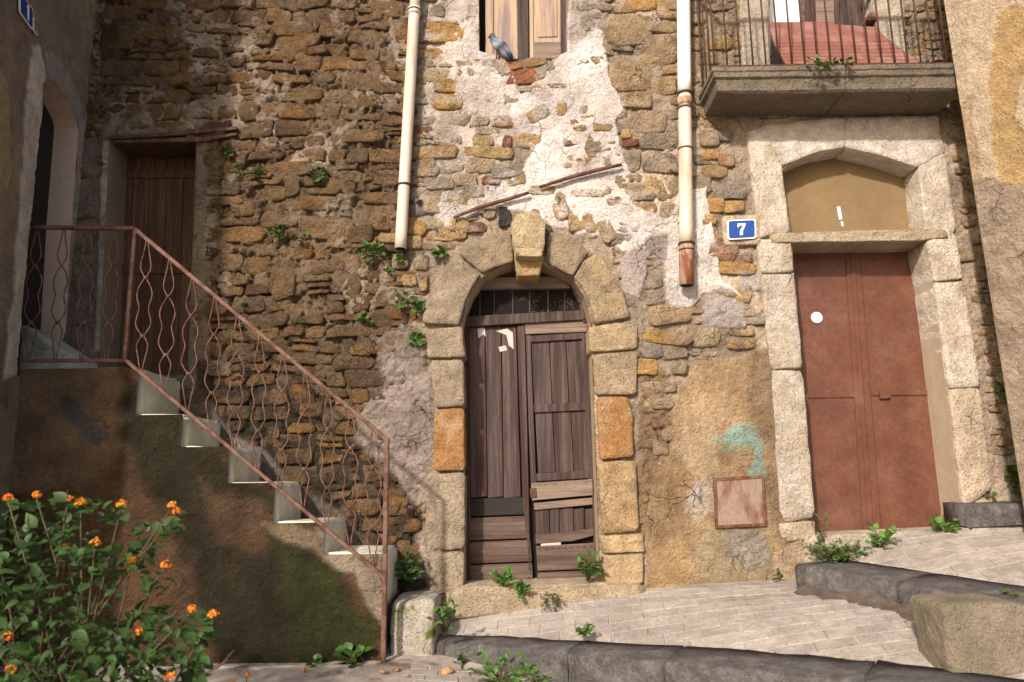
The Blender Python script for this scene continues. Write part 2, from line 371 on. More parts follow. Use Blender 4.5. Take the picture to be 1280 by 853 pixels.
# px polygon, height, colour, edge, warp, roughness
ZONES = [
 ([(522, -60), (600, -60), (640, 90), (655, 150), (610, 215), (545, 245), (530, 300), (515, 150)], .020, (.53, .45, .385), .03, .06, .008),
 ([(556, -60), (600, -60), (600, 66), (628, 76), (655, 112), (640, 150), (575, 150), (560, 60)],     .040, (.58, .505, .455), .015, .09, .008),
 ([(705, -60), (756, -60), (752, 40), (768, 105), (778, 178), (784, 232), (800, 262), (838, 285), (812, 305), (775, 312), (745, 296), (700, 282), (655, 262), (610, 262), (568, 284), (541, 272), (556, 246), (612, 232), (652, 218), (664, 190), (642, 158), (652, 118), (692, 82), (708, 72)],   .040, WHITE, .014, .085, .007),
 ([(710, -60), (754, -60), (752, 38), (738, 40), (712, 68)], .038, (.47, .40, .36), .015, .02, .006),
 ([(832, 292), (848, 240), (884, 232), (891, 300), (897, 345), (926, 375), (930, 410), (903, 412), (880, 372), (862, 386), (838, 389), (828, 345)], .052, (.70, .64, .59), .008, .05, .005),
 ([(872, 370), (900, 360), (930, 380), (928, 412), (880, 410)], .040, (.42, .36, .33), .015, .03, .008),
 ([(920, 345), (950, 335), (952, 365), (925, 368)], .045, (.47, .41, .36), .012, .02, .008),
 ([(775, 325), (801, 308), (808, 340), (800, 376), (776, 368)], .045, (.43, .36, .32), .008, .02, .006),
 ([(806, 300), (832, 296), (832, 326), (806, 324)], .045, (.40, .35, .32), .008, .02, .006),
 ([(800, 590), (832, 560), (838, 500), (868, 452), (955, 440), (978, 640), (998, 725), (990, 770), (795, 780), (806, 730)], .052, OCH, .015, .04, .006),
 ([(830, 640), (850, 590), (890, 594), (892, 640), (860, 665)], .056, (.43, .345, .265), .04, .10, .006),
 ([(835, 605), (865, 600), (872, 632), (848, 645), (832, 628)], .062, (.47, .42, .40), .012, .09, .008),
 ([(850, 480), (900, 520), (900, 600), (840, 590)], .053, (.43, .31, .19), .06, .12, .006),
 ([(880, 545), (952, 530), (956, 540), (956, 566), (900, 566)], .055, (.30, .31, .20), .03, .05, .004),
 ([(896, 541), (948, 534), (955, 548), (957, 598), (940, 598), (938, 562), (905, 556)], .056, (.25, .335, .285), .010, .085, .004),
 ([(862, 672), (900, 660), (960, 665), (985, 722), (870, 735)], .050, (.32, .255, .155), .06, .12, .010),
 ([(905, 660), (950, 660), (965, 700), (930, 720), (900, 700)], .058, (.33, .275, .225), .02, .10, .012),
 ([(930, 445), (958, 440), (975, 600), (985, 690), (962, 690), (948, 560)], .052, (.25, .175, .105), .05, .10, .008),
 ([(800, 590), (850, 575), (868, 660), (830, 700), (806, 690)], .052, (.30, .20, .11), .06, .12, .008),
 ([(962, 690), (1000, 672), (1012, 735), (968, 738)], .070, (.46, .33, .22), .008, .02, .008),
 ([(812, 738), (812, 690), (850, 672), (880, 740)], .054, (.38, .245, .125), .06, .10, .006),
 ([(797, 440), (832, 470), (838, 545), (822, 585), (806, 650), (800, 700), (796, 600)], .028, (.27, .18, .105), .02, .06, .018),
 # cement skirt beside the arch, spreading over both houses
 ([(505, 392), (532, 448), (545, 520), (552, 745), (548, 790), (470, 800), (452, 570), (436, 500), (470, 440)], .055, GREY, .04, .10, .014),
 ([(522, 600), (548, 575), (556, 760), (515, 770), (510, 660)], .062, (.36, .285, .21), .03, .06, .018),
 # left house: lumps of old render, jambs of the upper door, dark brown and near-black patches low down
 ([(236, 38), (282, 34), (280, 95), (238, 92)], .030, PALE_L, .02, .07, .012),
 ([(145, 118), (190, 112), (240, 130), (300, 110), (310, 160), (140, 162)], .024, PALE_L, .03, .08, .016),
 ([(372, 185), (400, 165), (420, 180), (412, 210), (365, 210)], .026, (.36, .29, .23), .015, .05, .012),
 ([(490, 50), (516, 40), (512, 86), (494, 80)], .030, (.42, .35, .30), .015, .04, .01),
 ([(235, 170), (262, 170), (258, 300), (264, 452), (230, 452)], .042, (.24, .18, .125), .012, .03, .012),
 ([(86, 172), (143, 168), (132, 470), (72, 470)], .045, (.21, .16, .125), .015, .03, .010),
 ([(132, 178), (142, 178), (130, 440), (122, 440)], .052, (.46, .39, .33), .006, .012, .005),
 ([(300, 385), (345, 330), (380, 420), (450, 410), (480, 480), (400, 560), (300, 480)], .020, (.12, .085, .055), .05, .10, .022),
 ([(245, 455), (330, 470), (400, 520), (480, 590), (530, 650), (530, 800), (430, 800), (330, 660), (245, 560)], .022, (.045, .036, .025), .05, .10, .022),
 ([(150, 452), (247, 445), (250, 500), (150, 500)], .05, (.19, .16, .135), .01, .02, .01),
 ([(238, 500), (268, 500), (292, 545), (330, 560), (372, 602), (430, 640), (470, 690), (470, 730), (380, 690), (240, 560)], .05, (.17, .14, .12), .015, .03, .01),
]
ZONES = [(np.array(XZ(p)), h, np.array(c), e, w, r) for p, h, c, e, w, r in ZONES]

def facade(x, z):
    """height towards the street, colour"""
    x = np.asarray(x, float); z = np.asarray(z, float)
    lf = sstep(.06, -.06, x - XB + .10 * fbm(x, z, 3, 3, 5))
    h = .020 + .002 * lf
    rough = .013 + .015 * lf
    c = np.array(MORT)[None] * (1 - lf[:, None]) + np.array(LM)[None] * lf[:, None]
    c = c * (1 + .35 * fbm(x, z, 1.7, 3, 9))[:, None]
    pl = (sstep(.06, .36, fbm(x, z * .8, 3.6, 5, 61)) * lf)[:, None] * .8
    c = c * (1 - pl) + np.array(PALE_L)[None] * (1 + .2 * fbm(x, z, 8, 3, 62))[:, None] * pl
    h = h + .010 * pl[:, 0]
    wx = fbm(x, z, 4.5, 5, 1)
    for P, zh, zc, e, w, r in ZONES:
        m0 = (x > P[:, 0].min() - w - e) & (x < P[:, 0].max() + w + e) & (z > P[:, 1].min() - w - e) & (z < P[:, 1].max() + w + e)
        if not m0.any(): continue
        d = sdist(P, x[m0], z[m0]) + w * (wx[m0] * .75)
        t = sstep(-e, e, d)
        h[m0] = h[m0] * (1 - t) + zh * t
        rough[m0] = rough[m0] * (1 - t) + r * t
        cc = zc[None] * (1 + .22 * fbm(x[m0], z[m0], 3.1, 3, 3))[:, None]
        c[m0] = c[m0] * (1 - t[:, None]) + cc * t[:, None]
    c = c * (1 + .16 * fbm(x, z, 2.3, 4, 71))[:, None]; sp = sstep(.15, .60, fbm(x, z, 7, 6, 33))[:, None] * .45
    c = c * (1 - sp) + sp * c * np.array((.62, .55, .48))[None]
    return h, rough, c

def relief(name, org, U, V, N, u0, u1, v0, v1, step, hf, openings, material, parent):
    nu = int((u1 - u0) / step) + 1; nv = int((v1 - v0) / step) + 1
    us = np.linspace(u0, u1, nu); vs = np.linspace(v0, v1, nv)
    A, B = np.meshgrid(us, vs); a = A.ravel().copy(); b = B.ravel().copy()
    idx = np.arange(nu * nv).reshape(nv, nu)
    F = np.stack([idx[:-1, :-1], idx[:-1, 1:], idx[1:, 1:], idx[1:, :-1]], -1).reshape(-1, 4)
    cx = a[F].mean(1); cy = b[F].mean(1)
    drop = np.zeros(len(F), bool); which = np.full(len(F), -1)
    for k, P in enumerate(openings):
        m = in_poly(P, cx, cy); drop |= m; which[m] = k
    if drop.any():
        keepv = np.zeros(len(a), bool); keepv[F[~drop].ravel()] = True
        for k, P in enumerate(openings):
            vv = np.unique(F[which == k].ravel()); vv = vv[keepv[vv]]
            if len(vv):
                _, qx, qy = edge_dist(P, a[vv], b[vv], True); a[vv] = qx; b[vv] = qy
    F = F[~drop]
    h, rough, c = hf(a, b)
    crag = fbm(a, b, 7, 5, 21); fine = fbm(a, b, 34, 3, 22)
    rdg = 1 - np.abs(fbm(a, b, 6.5, 4, 51)); h = h + rough * (crag * .85 + fine * .6) - sstep(.72, 1.0, rdg) * np.maximum(rough - .007, 0) * 2.2
    org = np.array(org); P3 = org[None] + a[:, None] * np.array(U) + b[:, None] * np.array(V) + h[:, None] * np.array(N)
    used = np.zeros(len(a), bool); used[F.ravel()] = True
    remap = np.cumsum(used) - 1
    return mk(name, P3[used], remap[F], material, parent, cols=c[used], smooth=True)

GZ = 0.05
left_house = empty('stone_house', (XL + 1, 0, GZ), 'dark rubble stone house wall with a recessed brown door above the outside staircase', 'house')
house = empty('stone_house', (XB + 1.5, 0, GZ), 'ochre stone house with an arched doorway, balcony and patches of white plaster', 'house')
STEP = .0105
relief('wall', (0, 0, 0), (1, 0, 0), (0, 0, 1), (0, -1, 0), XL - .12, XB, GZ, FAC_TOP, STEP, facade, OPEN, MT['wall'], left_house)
relief('wall', (0, 0, 0), (1, 0, 0), (0, 0, 1), (0, -1, 0), XB, XR, GZ, FAC_TOP, STEP, facade, OPEN, MT['wall'], house)
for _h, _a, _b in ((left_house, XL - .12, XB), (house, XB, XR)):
    # near-black sheet behind the skin, painting in the unlit depth of openings
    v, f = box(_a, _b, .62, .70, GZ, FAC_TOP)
    mk('dark_back_sheet', v, f, MT['dark'], _h, smooth=False)

# ------------------------------------------------------------ stones
PAL_R = [(.44, .27, .115), (.43, .30, .17), (.40, .29, .185), (.47, .28, .105), (.36, .275, .19), (.32, .26, .20), (.45, .34, .23), (.41, .25, .11), (.38, .30, .22), (.44, .32, .19), (.27, .12, .08)]
PAL_RT = [(.42, .28, .14), (.38, .27, .155), (.36, .25, .14), (.44, .28, .11), (.33, .25, .17)]
PAL_L = [(.40, .235, .105), (.36, .225, .125), (.42, .27, .145), (.33, .225, .14), (.45, .265, .12), (.37, .265, .165), (.29, .19, .115), (.24, .155, .095)]
def desat(c, k):
    g = .3 * c[0] + .5 * c[1] + .2 * c[2]; return tuple(a * (1 - k) + g * k for a in c)
PAL_R = [desat(c, .14) for c in PAL_R]; PAL_RT = [desat(c, .12) for c in PAL_RT]; PAL_L = [desat([c[0] * .52, c[1] * .48, c[2] * .43], 0) for c in PAL_L]
ASP = 1.75
def rfield(x, z):
    # stone half spacing by place
    if x < XB: return .105
    if W(765, 100).x < x < W(852, 100).x and z > W(800, 230).z: return .125
    if x > W(1185, 300).x: return .055
    if z < W(800, 430).z: return .085
    return .082

EXCL = [OPEN[0], OPEN[1], OPEN[2], OPEN[3], OPEN[4],
        XZ([(528, 412), (533, 372), (555, 330), (590, 300), (640, 285), (640, 262), (682, 262), (684, 286), (722, 298), (760, 328), (790, 398), (800, 408), (806, 735), (535, 740)]),
        XZ([(932, 168), (975, 152), (1172, 144), (1182, 188), (1246, 640), (1205, 670), (1150, 400), (1010, 400), (1020, 690), (975, 690), (945, 300)])]

class Stone: pass
HAND = [  # cx, cy, w, h, colour, tilt
 (559,109,33,18,'o',0),(559,130,38,18,'o',2),(555,42,48,26,'o',0),(640,124,22,16,'t',0),(671,146,28,17,'c',-32),(660,179,29,17,'c',5),(634,180,11,15,'r',8),
 (616,193,47,14,'c',3),(604,178,26,14,'c',6),(639,216,46,16,'g',-8),(614,228,22,11,'r',4),(550,231,38,15,'t',0),(583,227,28,15,'t',0),(541,257,21,22,'t',0),
 (573,251,28,16,'c',10),(645,228,24,11,'c',-12),(678,240,36,11,'c',0),(699,260,19,33,'c',-16),(720,273,22,37,'c',-10),(735,281,14,24,'c',-20),(735,244,41,10,'c',0),
 (757,290,20,28,'t',-30),(631,273,15,24,'k',0),(567,288,37,25,'c',5),(612,269,14,12,'t',0),(702,140,13,16,'c',0),(748,160,16,14,'c',0),(724,163,16,7,'c',-8),
 (739,194,12,11,'c',0),(708,211,11,9,'c',0),(712,200,8,7,'c',0),(669,268,10,9,'t',0),(787,40,54,40,'T',0),(820,65,52,32,'T',0),(789,98,52,36,'T',0),(794,127,40,21,'T',0),(829,109,30,22,'T',0),
 (812,155,40,27,'T',0),(782,170,13,12,'o',0),(787,181,22,9,'r',-8),(777,63,26,7,'g',5),(826,37,40,13,'T',0),(800,8,40,16,'o',0),(838,18,30,16,'T',0),
 (889,258,30,18,'o',0),(917,240,29,24,'g',0),(915,260,27,15,'o',0),(885,276,18,14,'c',0),(903,315,36,25,'R',6),(915,337,54,15,'o',4),(928,369,19,21,'o',8),
 (833,423,58,16,'o',8),(926,432,34,10,'o',-3),(926,417,32,8,'c',0),(848,461,19,15,'t',0),(882,424,34,24,'t',0),(836,394,54,25,'T',-6),(907,203,20,14,'R',0),(888,196,24,12,'o',0),(893,217,32,15,'c',0),
 (800,460,40,20,'o',0),(815,440,26,16,'g',0),(822,485,44,13,'t',0),(822,505,36,14,'t',0),(838,545,24,15,'t',0),(940,684,16,14,'o',10),(905,170,16,16,'g',0),(886,175,24,20,'t',0),
 (372,120,60,15,'l',0),(367,38,48,18,'l',0),(368,67,32,18,'l',0),(457,70,36,13,'l',0),(450,172,60,16,'l',0),(365,213,62,17,'l',-4),(434,208,28,11,'g2',0),(486,197,48,16,'l',0),
 (427,235,36,15,'l',0),(383,244,26,16,'l',0),(345,243,26,19,'l',0),(373,259,42,10,'l',0),(401,286,78,27,'L',2),(322,297,38,21,'l',0),(355,343,30,62,'l',0),(364,388,32,16,'l',0),
 (452,439,25,13,'o2',0),(460,421,17,16,'p2',0),(276,461,30,19,'b2',0),(343,541,14,15,'b2',0),(390,513,30,18,'o2',0),(170,40,36,22,'l',0),(205,42,40,18,'o2',0),(150,18,40,18,'o2',0),
 (225,100,26,16,'o2',0),(222,122,34,16,'o2',0),(140,60,24,40,'d',0),(150,55,36,18,'l',0),(455,105,40,22,'l',0),(485,15,40,20,'l',0),(420,40,40,16,'l',0),(445,130,50,14,'l',0),(486,225,40,14,'l',0),(470,275,40,30,'l',0),(480,250,44,14,'l',0),
 (485,345,18,18,'t',0),(500,330,20,14,'t',0),(487,300,24,12,'c',0),(518,305,20,16,'c',0),(527,330,18,18,'t',0),(512,352,18,14,'c',0),(530,355,10,20,'c',0),(516,285,34,18,'o',12),(522,262,24,20,'g',0),
 (440,345,24,52,'l',0),(265,300,40,16,'l',0),(290,330,30,20,'l',0),(305,262,30,18,'l',0),
]
PCOL = {'o': (.52, .295, .085), 't': (.43, .315, .19), 'c': (.46, .30, .125), 'r': (.27, .095, .06), 'R': (.40, .20, .10), 'g': (.30, .25, .20), 'k': (.055, .05, .05), 'T': (.42, .285, .145),
        'l': (.22, .125, .05), 'L': (.24, .145, .065), 'g2': (.20, .155, .11), 'o2': (.26, .135, .04), 'p2': (.20, .10, .07), 'b2': (.36, .23, .10), 'd': (.11, .06, .028)}

PCOL = {k: desat(c, .12) for k, c in PCOL.items()}
def hand_poly(cx, cy, w, h, tilt):
    n = 14; pts = []
    ca, sa = math.cos(math.radians(tilt)), math.sin(math.radians(tilt))
    for i in range(n):
        a = 2 * math.pi * i / n
        c, s = math.cos(a), math.sin(a); p = .45
        dx = math.copysign(abs(c) ** p, c) * w / 2 * random.uniform(.88, 1.05); dy = math.copysign(abs(s) ** p, s) * h / 2 * random.uniform(.86, 1.06)
        pts.append((cx + dx * ca - dy * sa, cy + dx * sa + dy * ca))
    return np.array(XZ(pts))

def clip_half(P, nx, ny, d):
    out = []; n = len(P)
    for i in range(n):
        a = P[i]; b = P[(i + 1) % n]; da = nx * a[0] + ny * a[1] - d; db = nx * b[0] + ny * b[1] - d
        if da <= 0: out.append(a)
        if (da < 0) != (db < 0) and da != db:
            t = da / (da - db); out.append((a[0] + (b[0] - a[0]) * t, a[1] + (b[1] - a[1]) * t))
    return out

def resample(P, n):
    P = np.asarray(P, float); Q = np.vstack([P, P[:1]]); s = np.r_[0, np.cumsum(np.hypot(*np.diff(Q, axis=0).T))]
    t = np.linspace(0, s[-1], n, endpoint=False)
    return np.stack([np.interp(t, s, Q[:, 0]), np.interp(t, s, Q[:, 1])], 1)

def keep_resample(P, n):
    P = np.asarray(P, float); R = np.roll(P, -1, 0); L = np.hypot(*(R - P).T); out = []
    for a, b, l in zip(P, R, L):
        k = max(1, int(round(n * l / L.sum())))
        for i in range(k): out.append(a + (b - a) * i / k)
    return np.array(out)

def chaikin(P, k=1, q=.22):
    P = np.asarray(P, float)
    for _ in range(k):
        R = np.roll(P, -1, 0); P = np.stack([P * (1 - q) + R * q, P * q + R * (1 - q)], 1).reshape(-1, 2)
    return P

stones = []
for cx, cy, w, h, cc, t in HAND:
    s = Stone(); s.P = hand_poly(cx, cy, w * 1.08, h * 1.10, t); s.c = s.P.mean(0); s.col = PCOL[cc]; s.h = random.uniform(.044, .054); s.hand = True
    if cc in 'lLd' or cc.endswith('2'): s.h = random.uniform(.030, .046)
    s.area = w * h * 4e-5; stones.append(s)
hand = list(stones)

auto = []
def course(xa, xb, za, zb, hr, wr, seed):
    """wandering courses of stones; joints shared so that neighbours fit"""
    rs = random.Random(seed); zs = [za]
    while zs[-1] < zb: zs.append(zs[-1] + rs.uniform(*hr))
    def bed(k, x): return zs[k] + .034 * fbm(x, np.full(np.shape(x), k * 3.3), 1.6, 3, seed) + .012 * fbm(x, np.full(np.shape(x), k * 1.7), 9, 2, seed)
    for k in range(len(zs) - 1):
        H = zs[k + 1] - zs[k]; x = xa - rs.uniform(0, .3); sl0 = rs.uniform(-.02, .02)
        while x < xb:
            w = rs.uniform(*wr) * (.6 + .5 * H / hr[1]) * (1.5 if rs.random() < .15 else 1); sl1 = rs.uniform(-.03, .03)
            cells = [(0, 1, x, x + w)]
            r = rs.random()
            if r < .16 and H > hr[0] * 1.2: m = rs.uniform(.35, .65); cells = [(0, m, x, x + w), (m, 1, x, x + w)]
            elif r < .26 and w > wr[0] * 1.5: m = rs.uniform(.4, .6); q = x + w * rs.uniform(.35, .65); cells = [(0, m, x, q), (0, m, q, x + w), (m, 1, x, x + w)]
            for a, b, x0, x1 in cells:
                e0 = sl0 if x0 == x else 0; e1 = sl1 if x1 == x + w else 0
                g = rs.uniform(.003, .012)
                xb_ = np.linspace(x0 + g - e0, x1 - g - e1, 5); xt_ = np.linspace(x0 + g + e0, x1 - g + e1, 5)
                lo = bed(k, xb_); hi = bed(k + 1, xb_); zl = lo + (hi - lo) * a + g
                lo2 = bed(k, xt_); hi2 = bed(k + 1, xt_); zh = lo2 + (hi2 - lo2) * b - g
                if (zh - zl).min() < .02: continue
                P = np.array(list(zip(xb_, zl)) + list(zip(xt_[::-1], zh[::-1])))
                P = resample(chaikin(P, 1, .20), 16); c = P.mean(0)
                P = c + (P - c) * np.array([rs.uniform(.94, 1.04) for _ in P])[:, None]
                s = Stone(); s.P = P; s.c = c; s.hand = False; ex = P.max(0) - P.min(0); s.area = ex[0] * ex[1]
                auto.append(s)
            x += w; sl0 = sl1
zA, zB_ = GZ + .1, FAC_TOP - .05
xp = W(765, 100).x; xq = W(940, 150).x; zq = W(800, 245).z; xs_ = W(1190, 300).x
course(XL - .1, XB, zA, zB_, (.085, .165), (.14, .36), 3)
course(XB, xp, zA, zB_, (.075, .135), (.12, .28), 4)
course(xp, xq, zq, zB_, (.12, .23), (.18, .40), 5)
course(xp, xq, zA, zq, (.075, .15), (.12, .30), 6)
course(xq, xs_, zA, zB_, (.08, .15), (.14, .30), 7)
course(xs_, XR, zA, zB_, (.045, .085), (.06, .14), 8)
_ax = np.array([s.c[0] for s in auto]); _az = np.array([s.c[1] for s in auto]); exm = np.zeros(len(auto), bool)
for P in EXCL: exm |= (sdist(np.array(P), _ax, _az) > -.07)
auto = [s for s, e in zip(auto, exm) if not e]
for s in auto:
    if s.c[0] < XB: s.col = random.choice(PAL_L); s.h = random.uniform(.024, .050)
    else:
        s.col = random.choice(PAL_RT if (xp < s.c[0] < xq and s.c[1] > zq) or s.c[0] > xs_ else PAL_R); s.h = random.uniform(.024, .042)
# drop those under a hand-placed stone, or buried in render, or in an opening
kept = list(hand)
if auto:
    ax = np.array([s.c[0] for s in auto]); az = np.array([s.c[1] for s in auto]); bad = np.zeros(len(auto), bool)
    for s in hand:
        bad |= sdist(s.P, ax, az) > -.025
    pts = np.concatenate([np.vstack([s.c[None], s.c + (s.P[::3] - s.c) * .55]) for s in auto]); k = len(pts) // len(auto)
    H, _, _ = facade(pts[:, 0], pts[:, 1]); H = H.reshape(len(auto), k).min(1)
    for i, s in enumerate(auto):
        if bad[i] or H[i] > s.h + .006: continue
        kept.append(s)

def stone_mesh(s):
    P = s.P; n = len(P); c = s.c; V = []; C = []
    tx, tz = random.uniform(-.14, .14), random.uniform(-.18, .18); sd = random.uniform(0, 90)
    amp = (.011 if s.c[0] > XB else .016) * min(1.0, 2.2 * float(np.sqrt(s.area)) / .35)
    K = [(1.0, -.06), (1.0, s.h - .013), (.93, s.h - .003), (.64, s.h), (.32, s.h)]
    for r, (k, hh) in enumerate(K):
        p = c + (P - c) * (k * (1 + (.05 * fbm(P[:, 0], P[:, 1], 26, 2, sd) if r else 0)))[:, None] if r else c + (P - c) * k
        o = p - c
        y = hh + (0 if r == 0 else (tx * o[:, 0] + tz * o[:, 1] + amp * fbm(p[:, 0], p[:, 1], 13, 3, sd) + amp * .5 * fbm(p[:, 0], p[:, 1], 40, 2, sd)))
        y = y + np.zeros(n)
        for q in range(n):
            V.append((p[q, 0], -y[q], p[q, 1])); f = 1 + .22 * float(fbm(p[q, 0], p[q, 1], 9, 2, sd + 5)); C.append([t * f for t in s.col])
    V.append((c[0], -(s.h + amp * float(fbm(c[0], c[1], 13, 3, sd))), c[1])); C.append(list(s.col))
    F = []; R = len(K) - 1
    for r in range(R):
        for i in range(n):
            a = r * n + i; b = r * n + (i + 1) % n; F.append((a, b, b + n, a + n))
    for i in range(n): F.append((R * n + i, R * n + (i + 1) % n, (R + 1) * n))
    return V, F, C

# normals: outward is -y
def fix_out(V, F):
    v = [Vector(V[i]) for i in F[-1][:3]]
    nrm = (v[1] - v[0]).cross(v[2] - v[0])
    return F if nrm.y < 0 else [q[::-1] for q in F]

for H_, sel in ((left_house, lambda s: s.c[0] < XB), (house, lambda s: s.c[0] >= XB)):
    S = sorted([s for s in kept if sel(s)], key=lambda s: -s.area * (3 if s.hand else 1))
    G = [stone_mesh(s) for s in S]
    AV = np.array([v for V, _, _ in G for v in V]); AC = np.array([c for _, _, C in G for c in C])
    _, _, FC = facade(AV[:, 0], AV[:, 2])                 # lime and mortar smeared over the stone faces
    m = (sstep(.05, .55, fbm(AV[:, 0], AV[:, 2], 6.5, 4, 81)) * .75)[:, None]; AC = AC * (1 - m) + FC * m
    V2, F2, C2 = [], [], []; k0 = 0
    for i, (V, F, _) in enumerate(G):
        C = AC[k0:k0 + len(V)]; k0 += len(V); F = fix_out(V, F)
        if i < 300:
            mk('stone', V, F, MT['stone'], H_, cols=C)
        else:
            b = len(V2); V2 += V; F2 += [tuple(q + b for q in f) for f in F]; C2 += [tuple(c) for c in C]
    print('stones', len(S))
    if V2:
        tag(mk('small_stones', V2, F2, MT['stone'], H_, cols=C2), kind='stuff')

# ------------------------------------------------------------ dressed blocks
def rough_block(name, px, yf, yb, parent, col, n=30, amp=.008, bev=.010, material='ashlar', taper=0.0, stain=None, label=None):
    P = keep_resample(chaikin(np.array(XZ(px, yf)), 1, .06), n); n = len(P); c = P.mean(0); V = []; C = []
    sd = random.uniform(0, 60)
    rin = edge_dist(P, c[:1], c[1:])[0]
    ks = [(1.0, yb), (1.0, yf + bev), (1 - bev * .55 / max(rin, .03), yf), (.80, yf), (.55, yf), (.28, yf)]
    for r, (k, y) in enumerate(ks):
        for i in range(n):
            p = c + (P[i] - c) * k; yy = y
            q = float(fbm(p[0], p[1], 9, 4, sd)); q2 = float(fbm(p[0] + y, p[1] - y, 14, 3, sd + 3))
            if r >= 1: yy -= amp * q
            if r in (1, 2): p = c + (P[i] - c) * (k + .02 * q2 * .06 / max(rin, .03) * 3)
            V.append((p[0], yy, p[1])); f = 1 + .16 * q
            C.append([a * f for a in col])
    V.append((c[0], yf - amp * float(fbm(c[0], c[1], 9, 4, sd)), c[1])); C.append(list(col))
    if stain:
        for i, v in enumerate(V):
            t = stain(v[0], v[2])
            C[i] = [C[i][k] * (1 - t[0]) + t[1][k] * t[0] for k in range(3)]
    F = []
    R = len(ks)
    for r in range(R - 1):
        for i in range(n):
            a = r * n + i; b = r * n + (i + 1) % n; F.append((a, b, b + n, a + n))
    for i in range(n): F.append(((R - 1) * n + i, (R - 1) * n + (i + 1) % n, R * n))
    F = fix_out(V, F)
    o = mk(name, V, F, MT[material], parent, cols=C)
    if label: o['label'] = label
    return o

TAN = (.335, .26, .185); TAN2 = (.295, .222, .148); ORG = (.34, .172, .065)
surround = empty('door_surround', W(665, 735), parent=house)
tag(surround, 'weathered round stone arch with projecting keystone')
ARCH = [
 ([(529,403),(530,385),(540,355),(555,333),(571,319),(601,342),(590,358),(582,375),(577,392),(573,407)], TAN),
 ([(574,317),(590,303),(615,292),(638,288),(642,327),(621,333),(603,341)], TAN2),
 ([(685,291),(702,290),(722,300),(736,315),(728,326),(716,345),(700,337),(684,329)], TAN2),
 ([(730,326),(745,317),(760,332),(778,362),(788,397),(744,404),(738,378),(728,358),(718,346)], (.37, .27, .16)),
 ([(531,412),(577,408),(582,446),(534,448)], TAN), ([(538,451),(579,450),(581,508),(543,509)], TAN),
 ([(543,512),(580,511),(581,588),(542,588)], ORG), ([(536,592),(581,591),(581,687),(530,688)], (.36, .28, .20)), ([(538,691),(580,690),(580,742),(536,744)], (.36, .285, .195)),
 ([(736,409),(770,404),(797,406),(797,436),(737,440)], (.41, .30, .18)), ([(742,443),(797,439),(796,493),(744,494)], (.37, .27, .175)),
 ([(746,497),(785,496),(792,520),(792,571),(750,575)], ORG), ([(748,578),(795,575),(799,664),(752,668)], (.38, .255, .135)),
 ([(750,671),(804,667),(806,690),(752,692)], (.44, .31, .175)), ([(752,695),(805,692),(804,730),(757,733)], (.45, .32, .18)),
]
def weather(c, to, k):
    sd = random.uniform(0, 40)
    return lambda x, z: (float(sstep(-.15, .55, fbm(x, z, 6.5, 4, sd))) * k, to)
for px, c in ARCH:
    rough_block('arch_stone', px, -.065 - random.uniform(0, .012), .30, surround, c, n=40, amp=.013, stain=weather(c, (.40, .265, .14) if c is ORG else (.225, .18, .125), .75 if c is ORG else .6))
rough_block('keystone', [(641,279),(648,268),(662,264),(674,267),(682,279),(681,305),(678,312),(643,312),(640,303)], -.20, .05, surround, (.43, .33, .20), n=30, amp=.005)
rough_block('keystone_moulding', [(642,310),(680,310),(678,321),(644,321)], -.215, .05, surround, (.47, .36, .22), n=24, amp=.003, bev=.008)
rough_block('keystone_foot', [(643,319),(681,319),(674,345),(646,345)], -.10, .30, surround, (.40, .265, .13), n=24, amp=.004)
rough_block('keystone_infill', [(681,278),(690,284),(686,300),(680,318),(678,300)], -.08, .1, surround, (.10, .085, .05), n=14)  # dark piece filling the gap right of the keystone

# threshold under the arch
rough_block('threshold', [(556,744),(583,733),(640,733),(752,729),(806,733),(806,752),(770,756),(700,760),(600,772),(556,776)], -.16, .32, surround, (.40, .31, .21), n=40, amp=.012, bev=.02)

# ------------------------------------------------------------ arched double door
def board(name, px, yf, th, m, parent, bev=.004, label=None):
    v, f = prism([W(a, b, yf) for a, b in px], (0, th, 0), bev)
    o = mk(name, v, f, MT[m], parent, smooth=False)
    if label: o['label'] = label
    return o
YD = .24
door = empty('door', W(665, 730, YD), parent=house)
tag(door, 'weathered two-leaf wooden door under the stone arch, patched with boards')
board('shade_backing', [(574, 396), (742, 390), (752, 735), (578, 738)], YD + .05, .02, 'dark', door)  # near-black sheet paints the shade seen in gaps between the boards
board('door_frame', [(579, 400), (586, 400), (588, 732), (580, 734)], YD - .03, .07, 'wood_paint', door)
board('door_frame', [(733, 396), (742, 396), (752, 726), (744, 727)], YD - .03, .07, 'wood_dark', door)
board('transom_bar', [(573, 396), (742, 387), (742, 399), (574, 409)], YD - .05, .09, 'wood_dark', door)
# left leaf: vertical boards above, patched boards below
for a, b, c, d in ((586, 606, 588, 609), (607, 626, 610, 629), (627, 645, 630, 651)):
    board('plank', [(a, 409), (b, 408), (d, 621), (c, 623)], YD, .03, 'wood_paint' if a < 600 else 'wood_dark', door)
board('stile', [(646, 407), (656, 406), (664, 730), (653, 622)], YD - .015, .04, 'wood_paint', door)
board('plank', [(586, 624), (660, 621), (662, 643), (587, 646)], YD - .004, .03, 'wood_black', door, label='black burnt-looking board across the left leaf')
for px in ([(586,648),(661,645),(663,673),(586,676)], [(585,678),(663,675),(665,702),(585,705)], [(585,707),(665,704),(666,726),(584,731)]):
    board('plank', px, YD - .012, .03, 'wood_h', door)
board('poster_scrap', [(597, 411), (606, 410), (607, 421), (604, 418), (598, 423)], YD - .004, .003, 'paper', door, 0)
board('poster_scrap', [(620, 414), (634, 411), (641, 416), (642, 437), (636, 432), (633, 419)], YD - .004, .003, 'paper', door, 0)
